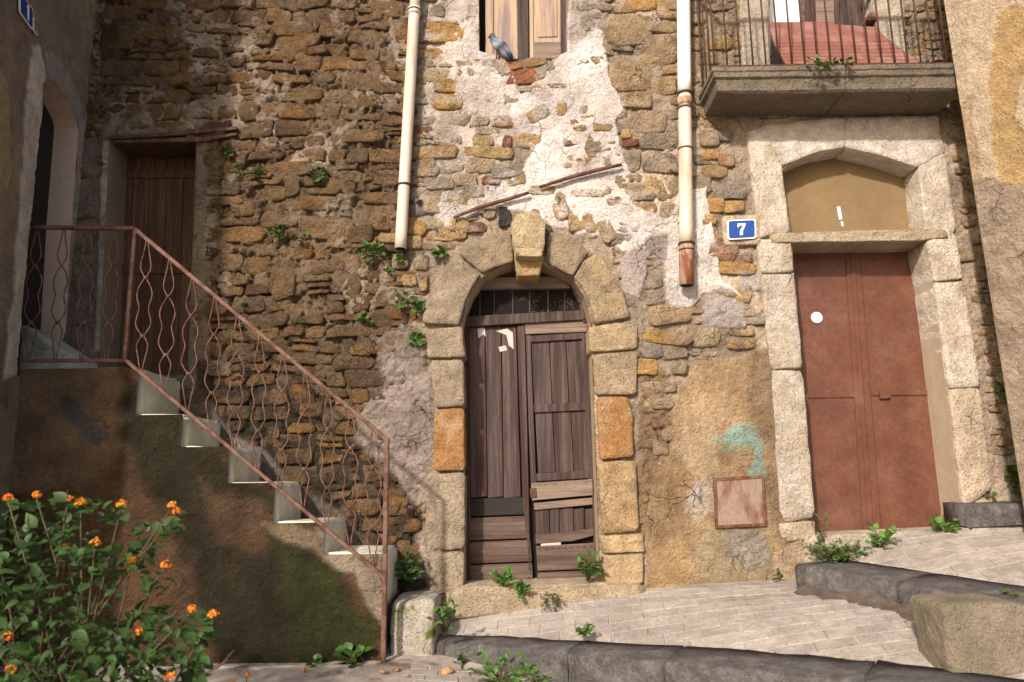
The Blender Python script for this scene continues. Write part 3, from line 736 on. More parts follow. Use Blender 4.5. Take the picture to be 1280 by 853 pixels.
board('poster_scrap', [(623, 434), (632, 432), (634, 438), (625, 440)], YD - .004, .003, 'paper', door, 0)
# right leaf
board('stile', [(657, 419), (663, 419), (671, 620), (664, 620)], YD - .01, .04, 'wood_dark', door)
board('stile', [(727, 416), (734, 416), (743, 600), (736, 600)], YD - .01, .04, 'wood_dark', door)
board('top_rail', [(656, 405), (734, 400), (735, 415), (657, 418)], YD - .02, .04, 'wood_pale', door, label='pale replaced top rail of the right leaf')
board('rail', [(663, 420), (728, 416), (728, 424), (663, 428)], YD - .01, .03, 'wood_dark', door)
board('rail', [(667, 506), (732, 503), (733, 513), (668, 516)], YD - .01, .03, 'wood_dark', door)
board('rail', [(670, 592), (737, 588), (738, 598), (671, 602)], YD - .01, .03, 'wood_dark', door)
for a, b in ((664, 686), (687, 707), (708, 728)):
    board('panel_board', [(a, 428), (b, 425), (b + 4, 505), (a + 4, 507)], YD + .014, .02, 'wood_dark', door, .002)
for a, b in ((669, 690), (691, 713), (714, 733)):
    board('panel_board', [(a, 516), (b, 513), (b + 4, 590), (a + 4, 592)], YD + .012, .02, 'wood_dark', door, .002)
board('patch_board', [(664, 604), (743, 599), (744, 619), (665, 626)], YD - .03, .03, 'wood_pale', door)
board('rail', [(667, 629), (743, 622), (743, 631), (668, 638)], YD - .012, .03, 'wood_pale', door)
for a, b in ((669, 686), (687, 698), (699, 716), (717, 730), (731, 744)):
    board('panel_board', [(a, 637), (b, 635), (b + 1, 668), (a + 1, 668)], YD + .008, .02, 'wood_dark', door, .002)
board('patch_board', [(669, 668), (700, 666), (745, 661), (745, 669), (715, 677), (670, 680)], YD - .015, .025, 'wood_h', door)
board('tin_patch', [(676, 680), (701, 677), (701, 683), (676, 686)], YD - .008, .004, 'paper', door, 0)
board('patch_board', [(670, 683), (745, 679), (747, 711), (672, 714)], YD - .02, .03, 'wood_h', door)
board('patch_board', [(672, 716), (747, 713), (747, 723), (672, 727)], YD - .012, .03, 'wood_h', door)
board('lock_plate', [(662, 611), (670, 610), (671, 622), (663, 623)], YD - .04, .012, 'iron', door, .002)
nail = []
for x in range(668, 744, 13): nail.append((x, 607 - (x - 668) * .06))
for x in range(674, 746, 8): nail.append((x, 686 - (x - 674) * .05))
for y in range(650, 726, 12): nail += [(588, y), (661, y)]
parts = []
for a, b in nail:
    p = W(a, b, YD - .032); parts.append(prism([p + Vector((.006 * math.cos(k), 0, .006 * math.sin(k))) for k in np.arange(6) * math.pi / 3], (0, .01, 0)))
v, f = merge(parts); tag(mk('nail_heads', v, f, MT['iron'], door, smooth=False), kind='stuff')
# fanlight
fan = empty('fanlight', W(655, 380, YD), parent=house)
tag(fan, 'half-round dark fanlight with thin bars above the arched door')
pc = [578, 600, 618, 641, 662, 685, 706, 742]
for a, b in zip(pc[:-1], pc[1:]):
    board('pane', [(a + .7, 362), (b - .7, 361), (b - .7, 398), (a + .7, 400)], YD + .02, .006, 'glass', fan, 0)
for a in pc[1:-1]:
    board('glazing_bar', [(a - .8, 360), (a + .8, 360), (a + .8, 397), (a - .8, 398)], YD + .005, .02, 'wood_dark', fan, 0)
board('fanlight_head', [(590, 348), (722, 344), (735, 360), (578, 362)], YD - .04, .07, 'wood_pale', fan)
board('fanlight_head', [(596, 326), (722, 322), (728, 345), (590, 349)], YD + .01, .07, 'wood_h', fan)
arc = [(700, 338), (712, 346), (724, 360), (732, 376), (737, 400)]
v, f = merge([prism([W(a, b, YD - .04), W(a2, b2, YD - .04), W(a2 - 8, b2 + 3, YD - .04), W(a - 8, b + 5, YD - .04)], (0, .07, 0)) for (a, b), (a2, b2) in zip(arc[:-1], arc[1:])])
mk('curved_frame', v, f, MT['wood_dark'], fan, smooth=False)
# chinks of wire mesh behind the bars
parts = []
for i in range(26):
    x = random.uniform(645, 728); y = random.uniform(364, 394)
    p = [W(x + random.uniform(-1, 1) + 9 * t * math.cos(i), y + 9 * t * math.sin(i * 1.7), YD + .016) for t in (0, .5, 1)]
    parts.append(tube(p, .0012, 4, False))
v, f = merge(parts); tag(mk('torn_wire_mesh', v, f, MT['hatch'], fan), kind='stuff')

# ------------------------------------------------------------ red metal door with its stone frame
frame = empty('door_surround', W(1090, 680), parent=house)
tag(frame, 'pale limestone door frame with a plastered arched panel over the lintel')
LST = (.56, .485, .40); LS2 = (.49, .43, .36); LS3 = (.46, .37, .27)
JAMB = [
 ([(934,166),(958,158),(977,205),(983,250),(987,291),(948,297),(941,230)], LST), ([(946,299),(989,300),(993,340),(951,341)], LST),
 ([(951,343),(993,342),(1004,460),(963,462)], LS2), ([(964,464),(1004,462),(1019,649),(976,652)], LS2), ([(975,654),(1020,651),(1021,674),(975,678)], LS3),
 ([(1148,209),(1182,188),(1195,283),(1190,296),(1157,299)], LST), ([(1158,300),(1195,291),(1205,348),(1168,352)], LST),
 ([(1168,354),(1205,350),(1226,483),(1186,485)], LST), ([(1186,487),(1226,485),(1242,615),(1204,634)], (.50, .40, .30)), ([(1204,636),(1242,617),(1246,650),(1205,668)], (.42, .34, .26)),
]
for px, c in JAMB:
    rough_block('jamb_stone', px, -.06, .30, frame, c, n=36, amp=.008, bev=.010, stain=weather(c, (.40, .31, .215), .55))
for px in ([(935,165),(960,156),(1000,151),(1057,147),(1057,184),(1021,190),(976,208),(958,190)], [(1057,147),(1120,145),(1173,145),(1182,190),(1146,209),(1106,195),(1057,184)]):
    P = XZ(px, -.055); n = len(P)
    rough_block('arch_stone', px, -.055, .22, frame, (.60, .53, .46), n=44, amp=.008, bev=.01)
board('lintel_ledge', [(965, 293), (1188, 287), (1187, 297), (1156, 303), (990, 304), (965, 303)], -.085, .40, 'ledge', frame, .006) if False else None
# plastered tympanum
def tymp(u, v):
    return 0 * u, .003 + 0 * u, np.array((.195, .132, .068))[None] * (1 + .10 * fbm(u, v, 2.2, 3, 4))[:, None]
a = W(965, 300, .19); b = W(1165, 175, .19)
relief('tympanum_panel', (0, .19, 0), (1, 0, 0), (0, 0, 1), (0, -1, 0), a.x, b.x, a.z, b.z, .03, tymp, [], MT['plaster'], frame)
rough_block('lintel_ledge', [(964, 294), (975, 291), (1180, 285), (1189, 288), (1187, 297), (1156, 301), (990, 303), (966, 303)], -.078, .33, frame, (.40, .32, .225), n=44, amp=.006, bev=.01)
for q in ([(1046,259),(1050,258),(1053,274),(1049,275)], [(1051,277),(1053.5,277),(1054.5,283),(1052,283)]):
    board('paper_scrap', q, .184, .003, 'white', frame, 0)
red = empty('door', W(1095, 665, .27), parent=house)
tag(red, 'red-brown painted two-leaf metal door with a white round sticker')
YR = .27
board('leaf', [(984, 312), (1064, 311), (1090, 676), (1014, 680)], YR, .03, 'metal_red', red)
board('leaf', [(1066, 311), (1146, 310), (1186, 674), (1092, 676)], YR, .03, 'metal_red', red)
board('astragal', [(1057, 312), (1075, 312), (1103, 674), (1080, 675)], YR - .018, .02, 'metal_red', red, .006)
board('astragal_bead', [(1063, 312), (1068, 312), (1093, 674), (1087, 675)], YR - .030, .014, 'metal_red', red, .005)
for px in ([(996,491),(1072,490),(1073,497),(997,498)], [(1087,489),(1162,488),(1163,494),(1088,495)]):
    board('cross_strip', px, YR - .012, .014, 'metal_red', red, .003)
for px in ([(984,312),(1060,312),(1061,324),(985,325)], [(1072,312),(1146,311),(1147,322),(1073,323)], [(1013,663),(1083,661),(1084,670),(1014,672)], [(1100,661),(1182,656),(1184,664),(1101,669)]):
    board('rail', px, YR - .012, .014, 'metal_red', red, .003)
board('lock_case', [(1100,489),(1113,488),(1114,498),(1101,499)], YR - .03, .03, 'metal_red', red, .004)
board('stile', [(985,312),(994,312),(1024,668),(1014,670)], YR - .010, .012, 'metal_red', red, .003)
c = W(1021, 397, YR - .012); R = .05
v, f = prism([c + Vector((R * math.cos(t), 0, R * math.sin(t))) for t in np.linspace(0, 2 * math.pi, 24, endpoint=False)], (0, .004, 0))
mk('sticker', v, f, MT['white'], red, smooth=False)
rough_block('threshold', [(1010,670),(1060,668),(1150,664),(1200,662),(1206,680),(1150,690),(1060,702),(1006,706)], -.10, .34, frame, (.45, .38, .29), n=36, amp=.008)

# ------------------------------------------------------------ upper-left brown door
ld = empty('door', W(195, 450, .26), parent=left_house)
tag(ld, 'dark brown plank door recessed above the stair landing')
xs = np.linspace(146, 252, 6)
for a, b in zip(xs[:-1], xs[1:]):
    board('plank', [(a + .4, 188), (b - .4, 187), (b - 10, 475), (a - 10, 475)], .26, .03, 'wood_umber', ld)
board('rail', [(150, 213), (250, 212), (250, 222), (150, 223)], .245, .02, 'wood_umber', ld)
board('rail', [(146, 330), (246, 330), (246, 342), (146, 342)], .245, .02, 'wood_umber', ld)
lin = empty('lintel', W(200, 172), parent=left_house)
for px in ([(136,170),(200,166),(296,158),(296,162),(200,171),(137,174)], [(142,175),(252,171),(296,166),(296,169),(252,177),(141,179)]):
    board('beam', px, -.075, .42, 'wood_umber', lin, .004)
RV = (.26, .195, .14)
def slab(name, p, m, parent, cols=None, smooth=False):
    v = [Vector(q) for q in p]
    return mk(name, v, [tuple(range(len(v)))], m, parent, cols=cols, smooth=smooth)
def reveal(px, y1, parent, col, name='reveal', closed=False, yf0=.03):
    """walls of an opening, from the facade back"""
    P = XZ(px); V = []; F = []; n = len(P); K = 5
    for k in range(K):
        y = -yf0 + (y1 + yf0) * k / (K - 1)
        for x, z in P: V.append((x, y, z))
    for k in range(K - 1):
        for i in range(n - 1 if not closed else n):
            a = k * n + i; b = k * n + (i + 1) % n; F.append((a, b, b + n, a + n))
    C = [np.array(col) * (1 + .15 * float(fbm(v[0] + v[1], v[2], 5, 3))) for v in V]
    return mk(name, V, F, MT['plaster'], parent, cols=C, smooth=False)
def dens(px, k=8):
    out = []
    for (a, b), (c, d) in zip(px[:-1], px[1:]):
        for i in range(k): out.append((a + (c - a) * i / k, b + (d - b) * i / k))
    return out + [px[-1]]
reveal(dens([(128, 470), (141, 178), (249, 175), (238, 470)]), .29, left_house, (.24, .17, .11), yf0=.058)
reveal(dens([(598, -70), (599, 68), (628, 76), (690, 75), (709, 70), (707, -70)]), .16, house, (.40, .32, .25))
reveal(dens([(962, 120), (958, -70), (1092, -70), (1096, 120)]), .25, house, (.42, .34, .27))
reveal(OP_RED, .30, house, (.42, .33, .24))
reveal(OP_ARCH, .32, house, (.36, .27, .17))
# ============================================================ upper window
win = empty('window', W(653, 72, .1), parent=house)
tag(win, 'closed weathered wooden shutters over a broken sill')
YW = .10
for nm, px, y, m in (('stile', [(606,-70),(617,-70),(617,73),(607,74)], YW-.015, 'shutter'), ('stile', [(645,-70),(652,-70),(653,76),(647,76)], YW-.015, 'wood_dark'),
        ('meeting_strip', [(652,-70),(660,-70),(661,77),(653,77)], YW-.035, 'wood_dark'), ('stile', [(661,-70),(666,-70),(667,76),(662,76)], YW-.015, 'shutter'),
        ('stile', [(700,-70),(710,-70),(710,71),(701,72)], YW-.015, 'wood_dark'),
        ('panel', [(616,-70),(646,-70),(648,62),(617,62)], YW, 'shutter'), ('panel', [(665,-70),(702,-70),(702,54),(666,55)], YW, 'shutter'),
        ('rail', [(617,60),(648,60),(649,75),(617,75)], YW-.012, 'shutter'), ('rail', [(666,53),(701,52),(702,73),(666,75)], YW-.012, 'wood_pale')):
    board(nm, px, y, .03, m, win)
board('raised_panel', [(671,-70),(696,-70),(697,46),(672,47)], YW-.012, .02, 'shutter', win, .008)
board('shade_backing', [(596,-70),(712,-70),(712,80),(596,80)], YW + .05, .01, 'dark', win)  # near-black sheet, shade painted behind the shutter gaps
# broken sill: bricks and lumps
for px, c in (([(630,78),(650,76),(655,84),(640,88)], (.40,.20,.10)), ([(652,75),(682,72),(686,79),(660,84)], (.42,.27,.12)), ([(640,88),(672,84),(670,104),(630,106)], (.32,.13,.06)), ([(668,86),(690,76),(694,84),(676,100)], (.46,.38,.30)), ([(612,74),(632,72),(640,90),(628,98),(618,86)], (.46,.36,.28)), ([(645,108),(668,106),(664,114),(648,114)], (.50,.42,.34))):
    rough_block('sill_rubble', px, -.035 - random.uniform(0, .02), .12, win, c, n=16, amp=.012, material='stone')

# ============================================================ balcony
YB = -.52
zt = W(890, 84, YB).z; bx0 = W(890, 84, YB).x; bx1 = W(1196, 84, -.55).x + .10; xc = W(1058, 90, YB).x
balc = empty('balcony', (bx0, 0, zt - .2), parent=house)
tag(balc, 'moulded grey stone balcony with thin iron bars')
LV = [(0, 0), (0, -.035), (.012, -.045), (.012, -.085), (.035, -.10), (.04, -.125), (.05, -.19), (.07, -.205)]
def slab_piece(xa, xb, left_end):
    V = []; F = []
    for i, dz in LV:
        xl = xa + (i if left_end else 0); ys = YB + i
        nn = 9
        ring = [(xl, .06), (xl, ys / 2), (xl, ys)] + [(xl + (xb - xl) * k / nn, ys) for k in range(1, nn)] + [(xb, ys), (xb, .06)]
        for x, y in ring:
            V.append((x, y + .004 * float(fbm(x * 3, dz * 9 + y, 4, 3)), zt + dz + .004 * float(fbm(x, y, 6, 3))))
    n = len(V) // len(LV)
    for r in range(len(LV) - 1):
        for k in range(n): a = r * n + k; b = r * n + (k + 1) % n; F.append((a, a + n, b + n, b))
    F.append(tuple(range(n))); F.append(tuple(range((len(LV) - 1) * n, len(LV) * n))[::-1])
    C = [np.array((.20, .162, .12)) * (1 + .26 * float(fbm(v[0], v[2] * 3, 3, 3))) for v in V]
    bm = bmesh.new()
    bv = [bm.verts.new(v) for v in V]
    for f in F: bm.faces.new([bv[i] for i in f])
    bmesh.ops.recalc_face_normals(bm, faces=bm.faces); bm.verts.index_update()
    F = [[v.index for v in f.verts] for f in bm.faces]; bm.free()
    mk('slab', V, F, MT['ashlar'], balc, cols=C, smooth=False)
slab_piece(bx0, xc - .004, True); slab_piece(xc + .004, bx1, False)
yr = YB + .03
v, f = merge([flatbar((bx0 + .02, yr, zt + .015), (bx1, yr, zt + .015), .022, .03), flatbar((bx0 + .03, yr, zt + .015), (bx0 + .03, .03, zt + .015), .022, .03, Vector((1, 0, 0)))])
mk('bottom_rail', v, f, MT['iron'], balc, smooth=False)
v, f = merge([flatbar((bx0 + .02, yr, zt + 1.0), (bx1, yr, zt + 1.0), .03, .04), flatbar((bx0 + .03, yr, zt + 1.0), (bx0 + .03, .03, zt + 1.0), .03, .04, Vector((1, 0, 0)))])
mk('top_rail', v, f, MT['iron'], balc, smooth=False)
bars = [(bx0 + .03, yr + .13 * k) for k in (1, 2, 3)] + [(x, yr) for x in np.arange(bx0 + .03, bx1, .108)]
for x, y in bars:
    v, f = tube([(x, y, zt + .02), (x, y, zt + 1.0)], .0075, 6)
    mk('baluster', v, f, MT['iron'], balc)
# window door on the balcony
bd = empty('balcony_door', W(1025, 60, .2), parent=house)
for nm, px, y, m in (('pane', [(955,-70),(1001,-70),(1003,120),(957,120)], .20, 'white'), ('shutter_leaf', [(1001,-70),(1048,-70),(1052,120),(1003,120)], .17, 'wood_dark'), ('shutter_leaf', [(1049,-70),(1084,-70),(1088,120),(1053,120)], .17, 'wood_dark'),
                     ('door_frame', [(1000,-70),(1006,-70),(1008,120),(1002,120)], .15, 'wood_h'), ('door_frame', [(1083,-70),(1095,-70),(1099,120),(1087,120)], .14, 'wood_h'), ('raised_panel', [(1018,-70),(1040,-70),(1044,40),(1021,40)], .155, 'wood_pale'), ('raised_panel', [(1056,-70),(1078,-70),(1080,40),(1058,40)], .155, 'wood_dark')):
    board(nm, px, y, .03, m, bd)
rough_block('jamb_stone', [(922,-70),(960,-70),(964,125),(930,125)], -.06, .25, bd, (.40,.34,.27), n=30, amp=.006)
rough_block('jamb_stone', [(1094,-70),(1128,-70),(1136,125),(1098,125)], -.06, .25, bd, (.44,.38,.30), n=30, amp=.006)

# red sheet roof of a small hutch standing on the balcony
hut = empty('hutch', W(1040, 84, -.25), 'red plastic hutch roof with ridged sheets behind the balcony bars', 'hutch')
def patch(name, c4, nu, nv, m, parent, ridge=0.0, th=.012):
    c4 = [np.array(p) for p in c4]; V = []; F = []
    nrm = np.cross(c4[1] - c4[0], c4[3] - c4[0]); nrm /= np.linalg.norm(nrm)
    if nrm[2] < 0: nrm = -nrm
    for s in (1, 0):
        for j in range(nv + 1):
            for i in range(nu + 1):
                u, w = i / nu, j / nv
                p = (c4[0] * (1 - u) + c4[1] * u) * (1 - w) + (c4[3] * (1 - u) + c4[2] * u) * w
                V.append(p + nrm * (ridge * (j % 2) + (0 if s else -th)))
    k = (nu + 1) * (nv + 1)
    for j in range(nv):
        for i in range(nu):
            a = j * (nu + 1) + i; q = (a, a + 1, a + nu + 2, a + nu + 1); F.append(q); F.append(tuple(x + k for x in q[::-1]))
    per = [i for i in range(nu + 1)] + [j * (nu + 1) + nu for j in range(1, nv + 1)] + [nv * (nu + 1) + i for i in range(nu - 1, -1, -1)] + [j * (nu + 1) for j in range(nv - 1, 0, -1)]
    for a, b in zip(per, per[1:] + per[:1]): F.append((b, a, a + k, b + k))
    return mk(name, np.array(V), F, MT[m], parent, smooth=False)
def slats(c4, n=8):
    c4 = [Vector(p) for p in c4]
    patch('shade_sheet', [tuple(p - Vector((0, 0, .02))) for p in c4], 2, 2, 'wood_black', hut)  # dark sheet added below to paint shade into the gaps between slats
    for i in range(n):
        a, b = i / n, (i + .74) / n
        q = [c4[0].lerp(c4[3], a), c4[1].lerp(c4[2], a), c4[1].lerp(c4[2], b), c4[0].lerp(c4[3], b)]
        patch('roof_slat', [tuple(p + Vector((0, 0, .006 * (k < 2)))) for k, p in enumerate(q)], 3, 1, 'terracotta', hut)
patch('upper_sheet', [W(962,28,-.10), W(1036,27,-.10), W(1060,50,-.20), W(966,51,-.22)], 4, 2, 'terracotta', hut)
slats([W(966,51,-.22), W(1060,50,-.20), W(1112,84,-.43), W(985,86,-.45)])
patch('upper_sheet', [W(1036,30,-.06), W(1096,34,-.06), W(1108,48,-.12), W(1060,50,-.19)], 4, 2, 'terracotta', hut)
slats([W(1060,50,-.19), W(1108,48,-.12), W(1160,86,-.40), W(1112,86,-.43)])
v, f = prism([W(966, 56, -.24), W(982, 84, -.44), Vector((W(966, 56, -.24).x, -.44, zt + .002)), Vector((W(966, 56, -.24).x, -.1, zt + .002)), W(963, 34, -.12)], (.03, 0, 0))
mk('side_board', v, f, MT['wood_black'], hut, smooth=False)

# ============================================================ downpipes
def pipe_pts(a, b, y): return [W(*a, y), W(*b, y)]
def cyl(name, a, b, r, m, parent, seg=20, hollow=False):
    a = Vector(a); b = Vector(b); n = max(2, int((b - a).length / .12))
    v, f = tube([a.lerp(b, i / n) for i in range(n + 1)], r, seg, True)
    return mk(name, v, f, MT[m], parent)
p0 = W(523, -70, -.13); p1 = W(500.5, 311, -.13); p1.x = p0.x + (W(500.5, 311, -.13).x - p0.x)
def on(p, q, py):
    best = min((abs(_py(p.lerp(q, t)) - py), t) for t in np.linspace(0, 1, 400)); return p.lerp(q, best[1])
def _py(w):
    l = RM.transposed() @ (w - CAM); return 426.5 + l.y / l.z * FPX
dp = empty('downpipe', p1, 'cream painted downpipe on the stone wall, cut off above the fern tufts', 'downpipe')
j = on(p0, p1, 14); j2 = on(p0, p1, 232)
cyl('pipe_section', j, p1, .050, 'pipe', dp); cyl('pipe_section', p0, j, .046, 'pipe', dp)
cyl('socket', j - Vector((0, 0, .045)), j + Vector((0, 0, .025)), .056, 'pipe', dp)
for q in (j, j2):
    c1, c2 = q + Vector((0, 0, .008)), q - Vector((0, 0, .008)); v, f = merge([tube([c1, c2], .057, 20), tube([q + Vector((.04, 0, 0)), q + Vector((.05, .16, 0))], .008, 6)])
    mk('clamp', v, f, MT['iron'], dp)
mk('dark_end_disc', *tube([p1 + Vector((0, 0, .002)), p1 - Vector((0, 0, .004))], .042, 20), MT['dark'], dp)  # closed disc painted near-black for the unlit hollow of the pipe
q0 = W(853.5, -70, -.15); q1 = W(858.5, 357, -.15)
dq = empty('downpipe', q1, 'white downpipe with rusty collars and a rusted open end near the balcony', 'downpipe')
def qy(y): return on(q0, q1, y)
cyl('pipe_section', q0, qy(115), .060, 'pipe_white', dq); cyl('pipe_section', qy(115), qy(304), .058, 'pipe', dq); cyl('pipe_section', qy(304), q1, .061, 'pipe_rust', dq)
cyl('rust_streak', qy(243), qy(264), .0592, 'pipe_rust', dq) if False else None
for y, r, hgt, m in ((118, .068, .018, 'iron'), (128, .066, .07, 'pipe_rust'), (136, .068, .014, 'rust'), (187, .063, .014, 'rust'), (305, .070, .016, 'iron'), (313, .064, .012, 'iron')):
    q = qy(y); v, f = tube([q + Vector((0, 0, hgt / 2)), q - Vector((0, 0, hgt / 2))], r, 22); mk('collar', v, f, MT[m], dq)
for y in (120, 306):
    q = qy(y); v, f = tube([q + Vector((.05, 0, 0)), q + Vector((.075, .17, 0))], .010, 6); mk('bracket', v, f, MT['iron'], dq)
mk('dark_end_disc', *tube([q1 + Vector((0, 0, .004)), q1 - Vector((0, 0, .004))], .052, 20), MT['dark'], dq)  # dark painted disc in place of this pipe's shaded hollow

# old batten and conduit across the plaster
for px, lab in (([(567, 272), (600, 259), (632, 250), (661, 241)], 'rusty brown rod lying against the plaster, lower piece above the arch'), ([(674, 234), (712, 222), (745, 213), (777, 206)], 'rusty brown rod lying against the white plaster, upper piece')):
    pts = [W(a, b, -.085) for a, b in px]
    v, f = tube(pts, [.012, .018, .018, .013], 7)
    tag(mk('rusty_rod', v, f, MT['rust'], None), lab, 'rod')

# ============================================================ number plates
def plate(name, c4, nrm, label, glyph, mat_bg='blue'):
    """c4: TL,TR,BR,BL world; glyph strokes in 0..1"""
    c4 = [Vector(p) for p in c4]; n = Vector(nrm).normalized()
    t = empty(name, c4[3], label, 'sign')
    def uv(u, w, off): return (c4[3].lerp(c4[2], u)).lerp(c4[0].lerp(c4[1], u), w) + n * off
    def rr(m, r, off, k=4):
        asp = (c4[1] - c4[0]).length / (c4[0] - c4[3]).length; pts = []
        for (cx, cy, a0) in ((1 - m - r, 1 - m - r, 0), (m + r, 1 - m - r, 90), (m + r, m + r, 180), (1 - m - r, m + r, 270)):
            for i in range(k + 1):
                a = math.radians(a0 + 90 * i / k); pts.append((cx + r * math.cos(a), cy + r * math.sin(a)))
        return [uv(.5 + (x - .5), y, off) for x, y in pts]
    v, f = prism(rr(0, .10, .012), -n * .010, 0); mk('plate', v, f, MT['white'], t, smooth=False)
    v, f = prism(rr(.055, .09, .0135), -n * .003, 0); mk('border', v, f, MT[mat_bg], t, smooth=False)
    for g in glyph:
        v, f = prism([uv(a, b, .0150) for a, b in g], -n * .002, 0); mk('numeral', v, f, MT['white'], t, smooth=False)
    return t
plate('house_number', [W(908,276,-.075), W(944.5,274.5,-.075), W(945,298.5,-.075), W(909,300.5,-.075)], (0, -1, 0), 'blue enamel house number plate reading 7 beside the limestone door frame',
      [[(.36, .80), (.36, .60), (.40, .60), (.42, .69), (.56, .69), (.62, .80)], [(.56, .70), (.64, .80), (.64, .74), (.535, .40), (.535, .20), (.43, .20), (.43, .38), (.47, .52)]])
board_o = W(926, 288, -.03)
rough_block('mortar_bed', [(903,270),(950,268),(951,305),(905,307)], -.062, 0, house, (.46,.36,.25), n=22, amp=.006)

# rusty hatch low in the ochre render
hatch = empty('meter_cover', W(925, 658, -.06), 'rust-stained square metal cover set in the ochre wall', 'cover')
board('cover_plate', [(894,600),(953,596),(957,656),(896,659)], -.072, .01, 'hatch', hatch, .002)
for px in ([(892,598),(954,594),(954,598),(893,602)], [(892,600),(896,600),(898,660),(895,661)], [(952,595),(955,595),(959,657),(955,658)], [(895,657),(958,654),(958,658),(895,661)]):
    board('edge_strip', px, -.078, .03, 'rust', hatch, .002)

# ============================================================ pigeon
pg = empty('pigeon', W(622, 74, -.02), 'grey pigeon with dark barred wings perched on the broken window sill', 'pigeon')
yb = -.05
sp = [(640.5,75,1.2),(637,70,2.6),(633,65,4.6),(628,60,6.9),(623.5,56,8.0),(619.5,52.5,7.2),(616.8,49.8,5.2),(615.6,47.2,4.3),(614.8,45.2,4.2),(614.2,43.2,2.8),(614,42,.6)]
pts = [W(a, b, yb - .02 + .012 * i / 10) for i, (a, b, r) in enumerate(sp)]
v, f = tube(pts, [r / 150 for *_, r in sp], 14)
C = []
for i in range(len(sp)):
    for k in range(14):
        C.append([(.02,.02,.025),(.03,.03,.035),(.08,.08,.09),(.16,.165,.19),(.20,.21,.24),(.16,.17,.21),(.07,.10,.12),(.05,.07,.11),(.06,.075,.12),(.07,.08,.12),(.07,.08,.12)][i])
mk('body', v, f, MT['feather'], pg, cols=C)
for sgn in (-1, 1):
    w = [(618,52,3.0),(622,55,6),(627,59,6.4),(632,65,4.6),(637,71,2.2),(640,75,.5)]
    pw = [W(a + (2.2 if sgn > 0 else -2.0), b + (-2.0 if sgn > 0 else 2.2), yb - .035 * (1 if sgn < 0 else 1)) for a, b, r in w]
    vv, ff = tube(pw, [r / 150 * .8 for *_, r in w], 10)
    cc = [[(.24,.25,.29),(.27,.28,.32),(.03,.03,.04),(.20,.21,.24),(.03,.03,.035),(.02,.02,.02)][i] for i in range(6) for _ in range(10)]
    mk('wing', vv, ff, MT['feather'], pg, cols=cc)
v, f = tube([W(612.5, 46, yb - .03), W(609.2, 47.6, yb - .035)], [.010, .002], 6); mk('beak', v, f, MT['iron'], pg)
for dx in (0, 3):
    v, f = tube([W(621 + dx, 64, yb), W(620.5 + dx, 73.5, yb)], .006, 6); mk('leg', v, f, MT['rust'], pg)

# ============================================================ plastered house on the left
DL = Vector((.187, -.982, 0)).normalized(); NL = Vector((.982, .187, 0)).normalized(); CL = Vector((XL, 0, 0)); d0L = NL.dot(CL)
def Lp(px, py): return PL(px, py, NL, d0L)
def Luv(pts): return [((p - CL).dot(DL), p.z) for p in (Lp(a, b) for a, b in pts)]
lb = empty('plastered_house', (XL - .5, -1.5, 0), 'brown plastered house with an arched side doorway and plate number 1', 'house')
OPL = [(18, 470), (36, 279), (49, 148), (52, 106), (57, 100), (66, 105), (82, 125), (94, 150), (97, 161), (88, 279), (78, 470)]
opl = Luv(OPL)
ZL = [([(5, 470), (22, 280), (33, 110), (40, 58), (47, 58), (54, 80), (58, 100), (52, 106), (49, 148), (36, 279), (18, 470)], .014, (.70, .62, .52), .008, .05),
      ([(54, 62), (66, 66), (86, 90), (104, 140), (104, 165), (97, 161), (82, 125), (66, 105), (57, 100)], .012, (.40, .34, .30), .01, .04),
      ([(97, 150), (112, 140), (96, 300), (82, 470), (76, 470), (88, 279)], .010, (.50, .42, .34), .01, .03),
      ([(-40, 80), (2, 88), (14, 130), (10, 235), (-40, 260)], .010, (.46, .33, .20), .008, .06),
      ([(96, 100), (124, 0), (124, -60), (112, -60), (104, 60), (92, 90)], .004, (.42, .31, .20), .03, .05)]
ZL = [(np.array(Luv(p)), h, np.array(c), e, w) for p, h, c, e, w in ZL]
def lwall(u, v):
    h = 0 * u; c = np.array((.32, .245, .175))[None] * (1 + .3 * fbm(u, v, 1.5, 4, 2))[:, None]; w = fbm(u, v, 5, 4, 8)
    for P, zh, zc, e, wp in ZL:
        t = sstep(-e, e, sdist(P, u, v) + wp * .6 * w); h = h * (1 - t) + zh * t; c = c * (1 - t[:, None]) + zc[None] * (1 + .1 * fbm(u, v, 6, 3, 4))[:, None] * t[:, None]
    return h, .006 + 0 * u, c
relief('wall', CL, DL, (0, 0, 1), NL, -.05, 2.0, -.3, 6.4, .02, lwall, [opl], MT['wall'], lb)
def fp(t, d): return CL + DL * t - NL * d
def foot(a, z0, z1):
    return prism([p + Vector((0, 0, z1)) for p in a], (0, 0, z0 - z1))
v, f = merge([foot([fp(-.05, .42), fp(2.0, .42), fp(2.0, 3.0), fp(-.05, 3.0)], -.3, 6.4), foot([fp(2.0, .004), fp(2.03, .004), fp(2.03, 3.0), fp(2.0, 3.0)], -.6, 6.4), foot([fp(-.05, .004), fp(2.03, .004), fp(2.03, 3.0), fp(-.05, 3.0)], 6.4, 9.2)])
mk('wall_mass', v, f, MT['plaster'], lb, cols=[(.25, .19, .13)] * len(v), smooth=False)
O = [Lp(a, b) for a, b in OPL]; V = []; F = []
for k in range(4):
    for p in O: V.append(p + NL * .008 - NL * .20 * k / 3)
n = len(O)
for k in range(3):
    for i in range(n - 1): a = k * n + i; F.append((a, a + 1, a + 1 + n, a + n))
mk('reveal', V, F, MT['plaster'], lb, cols=[(.54, .40, .32)] * len(V), smooth=False)
sd = empty('door', O[0] - NL * .3, parent=lb)
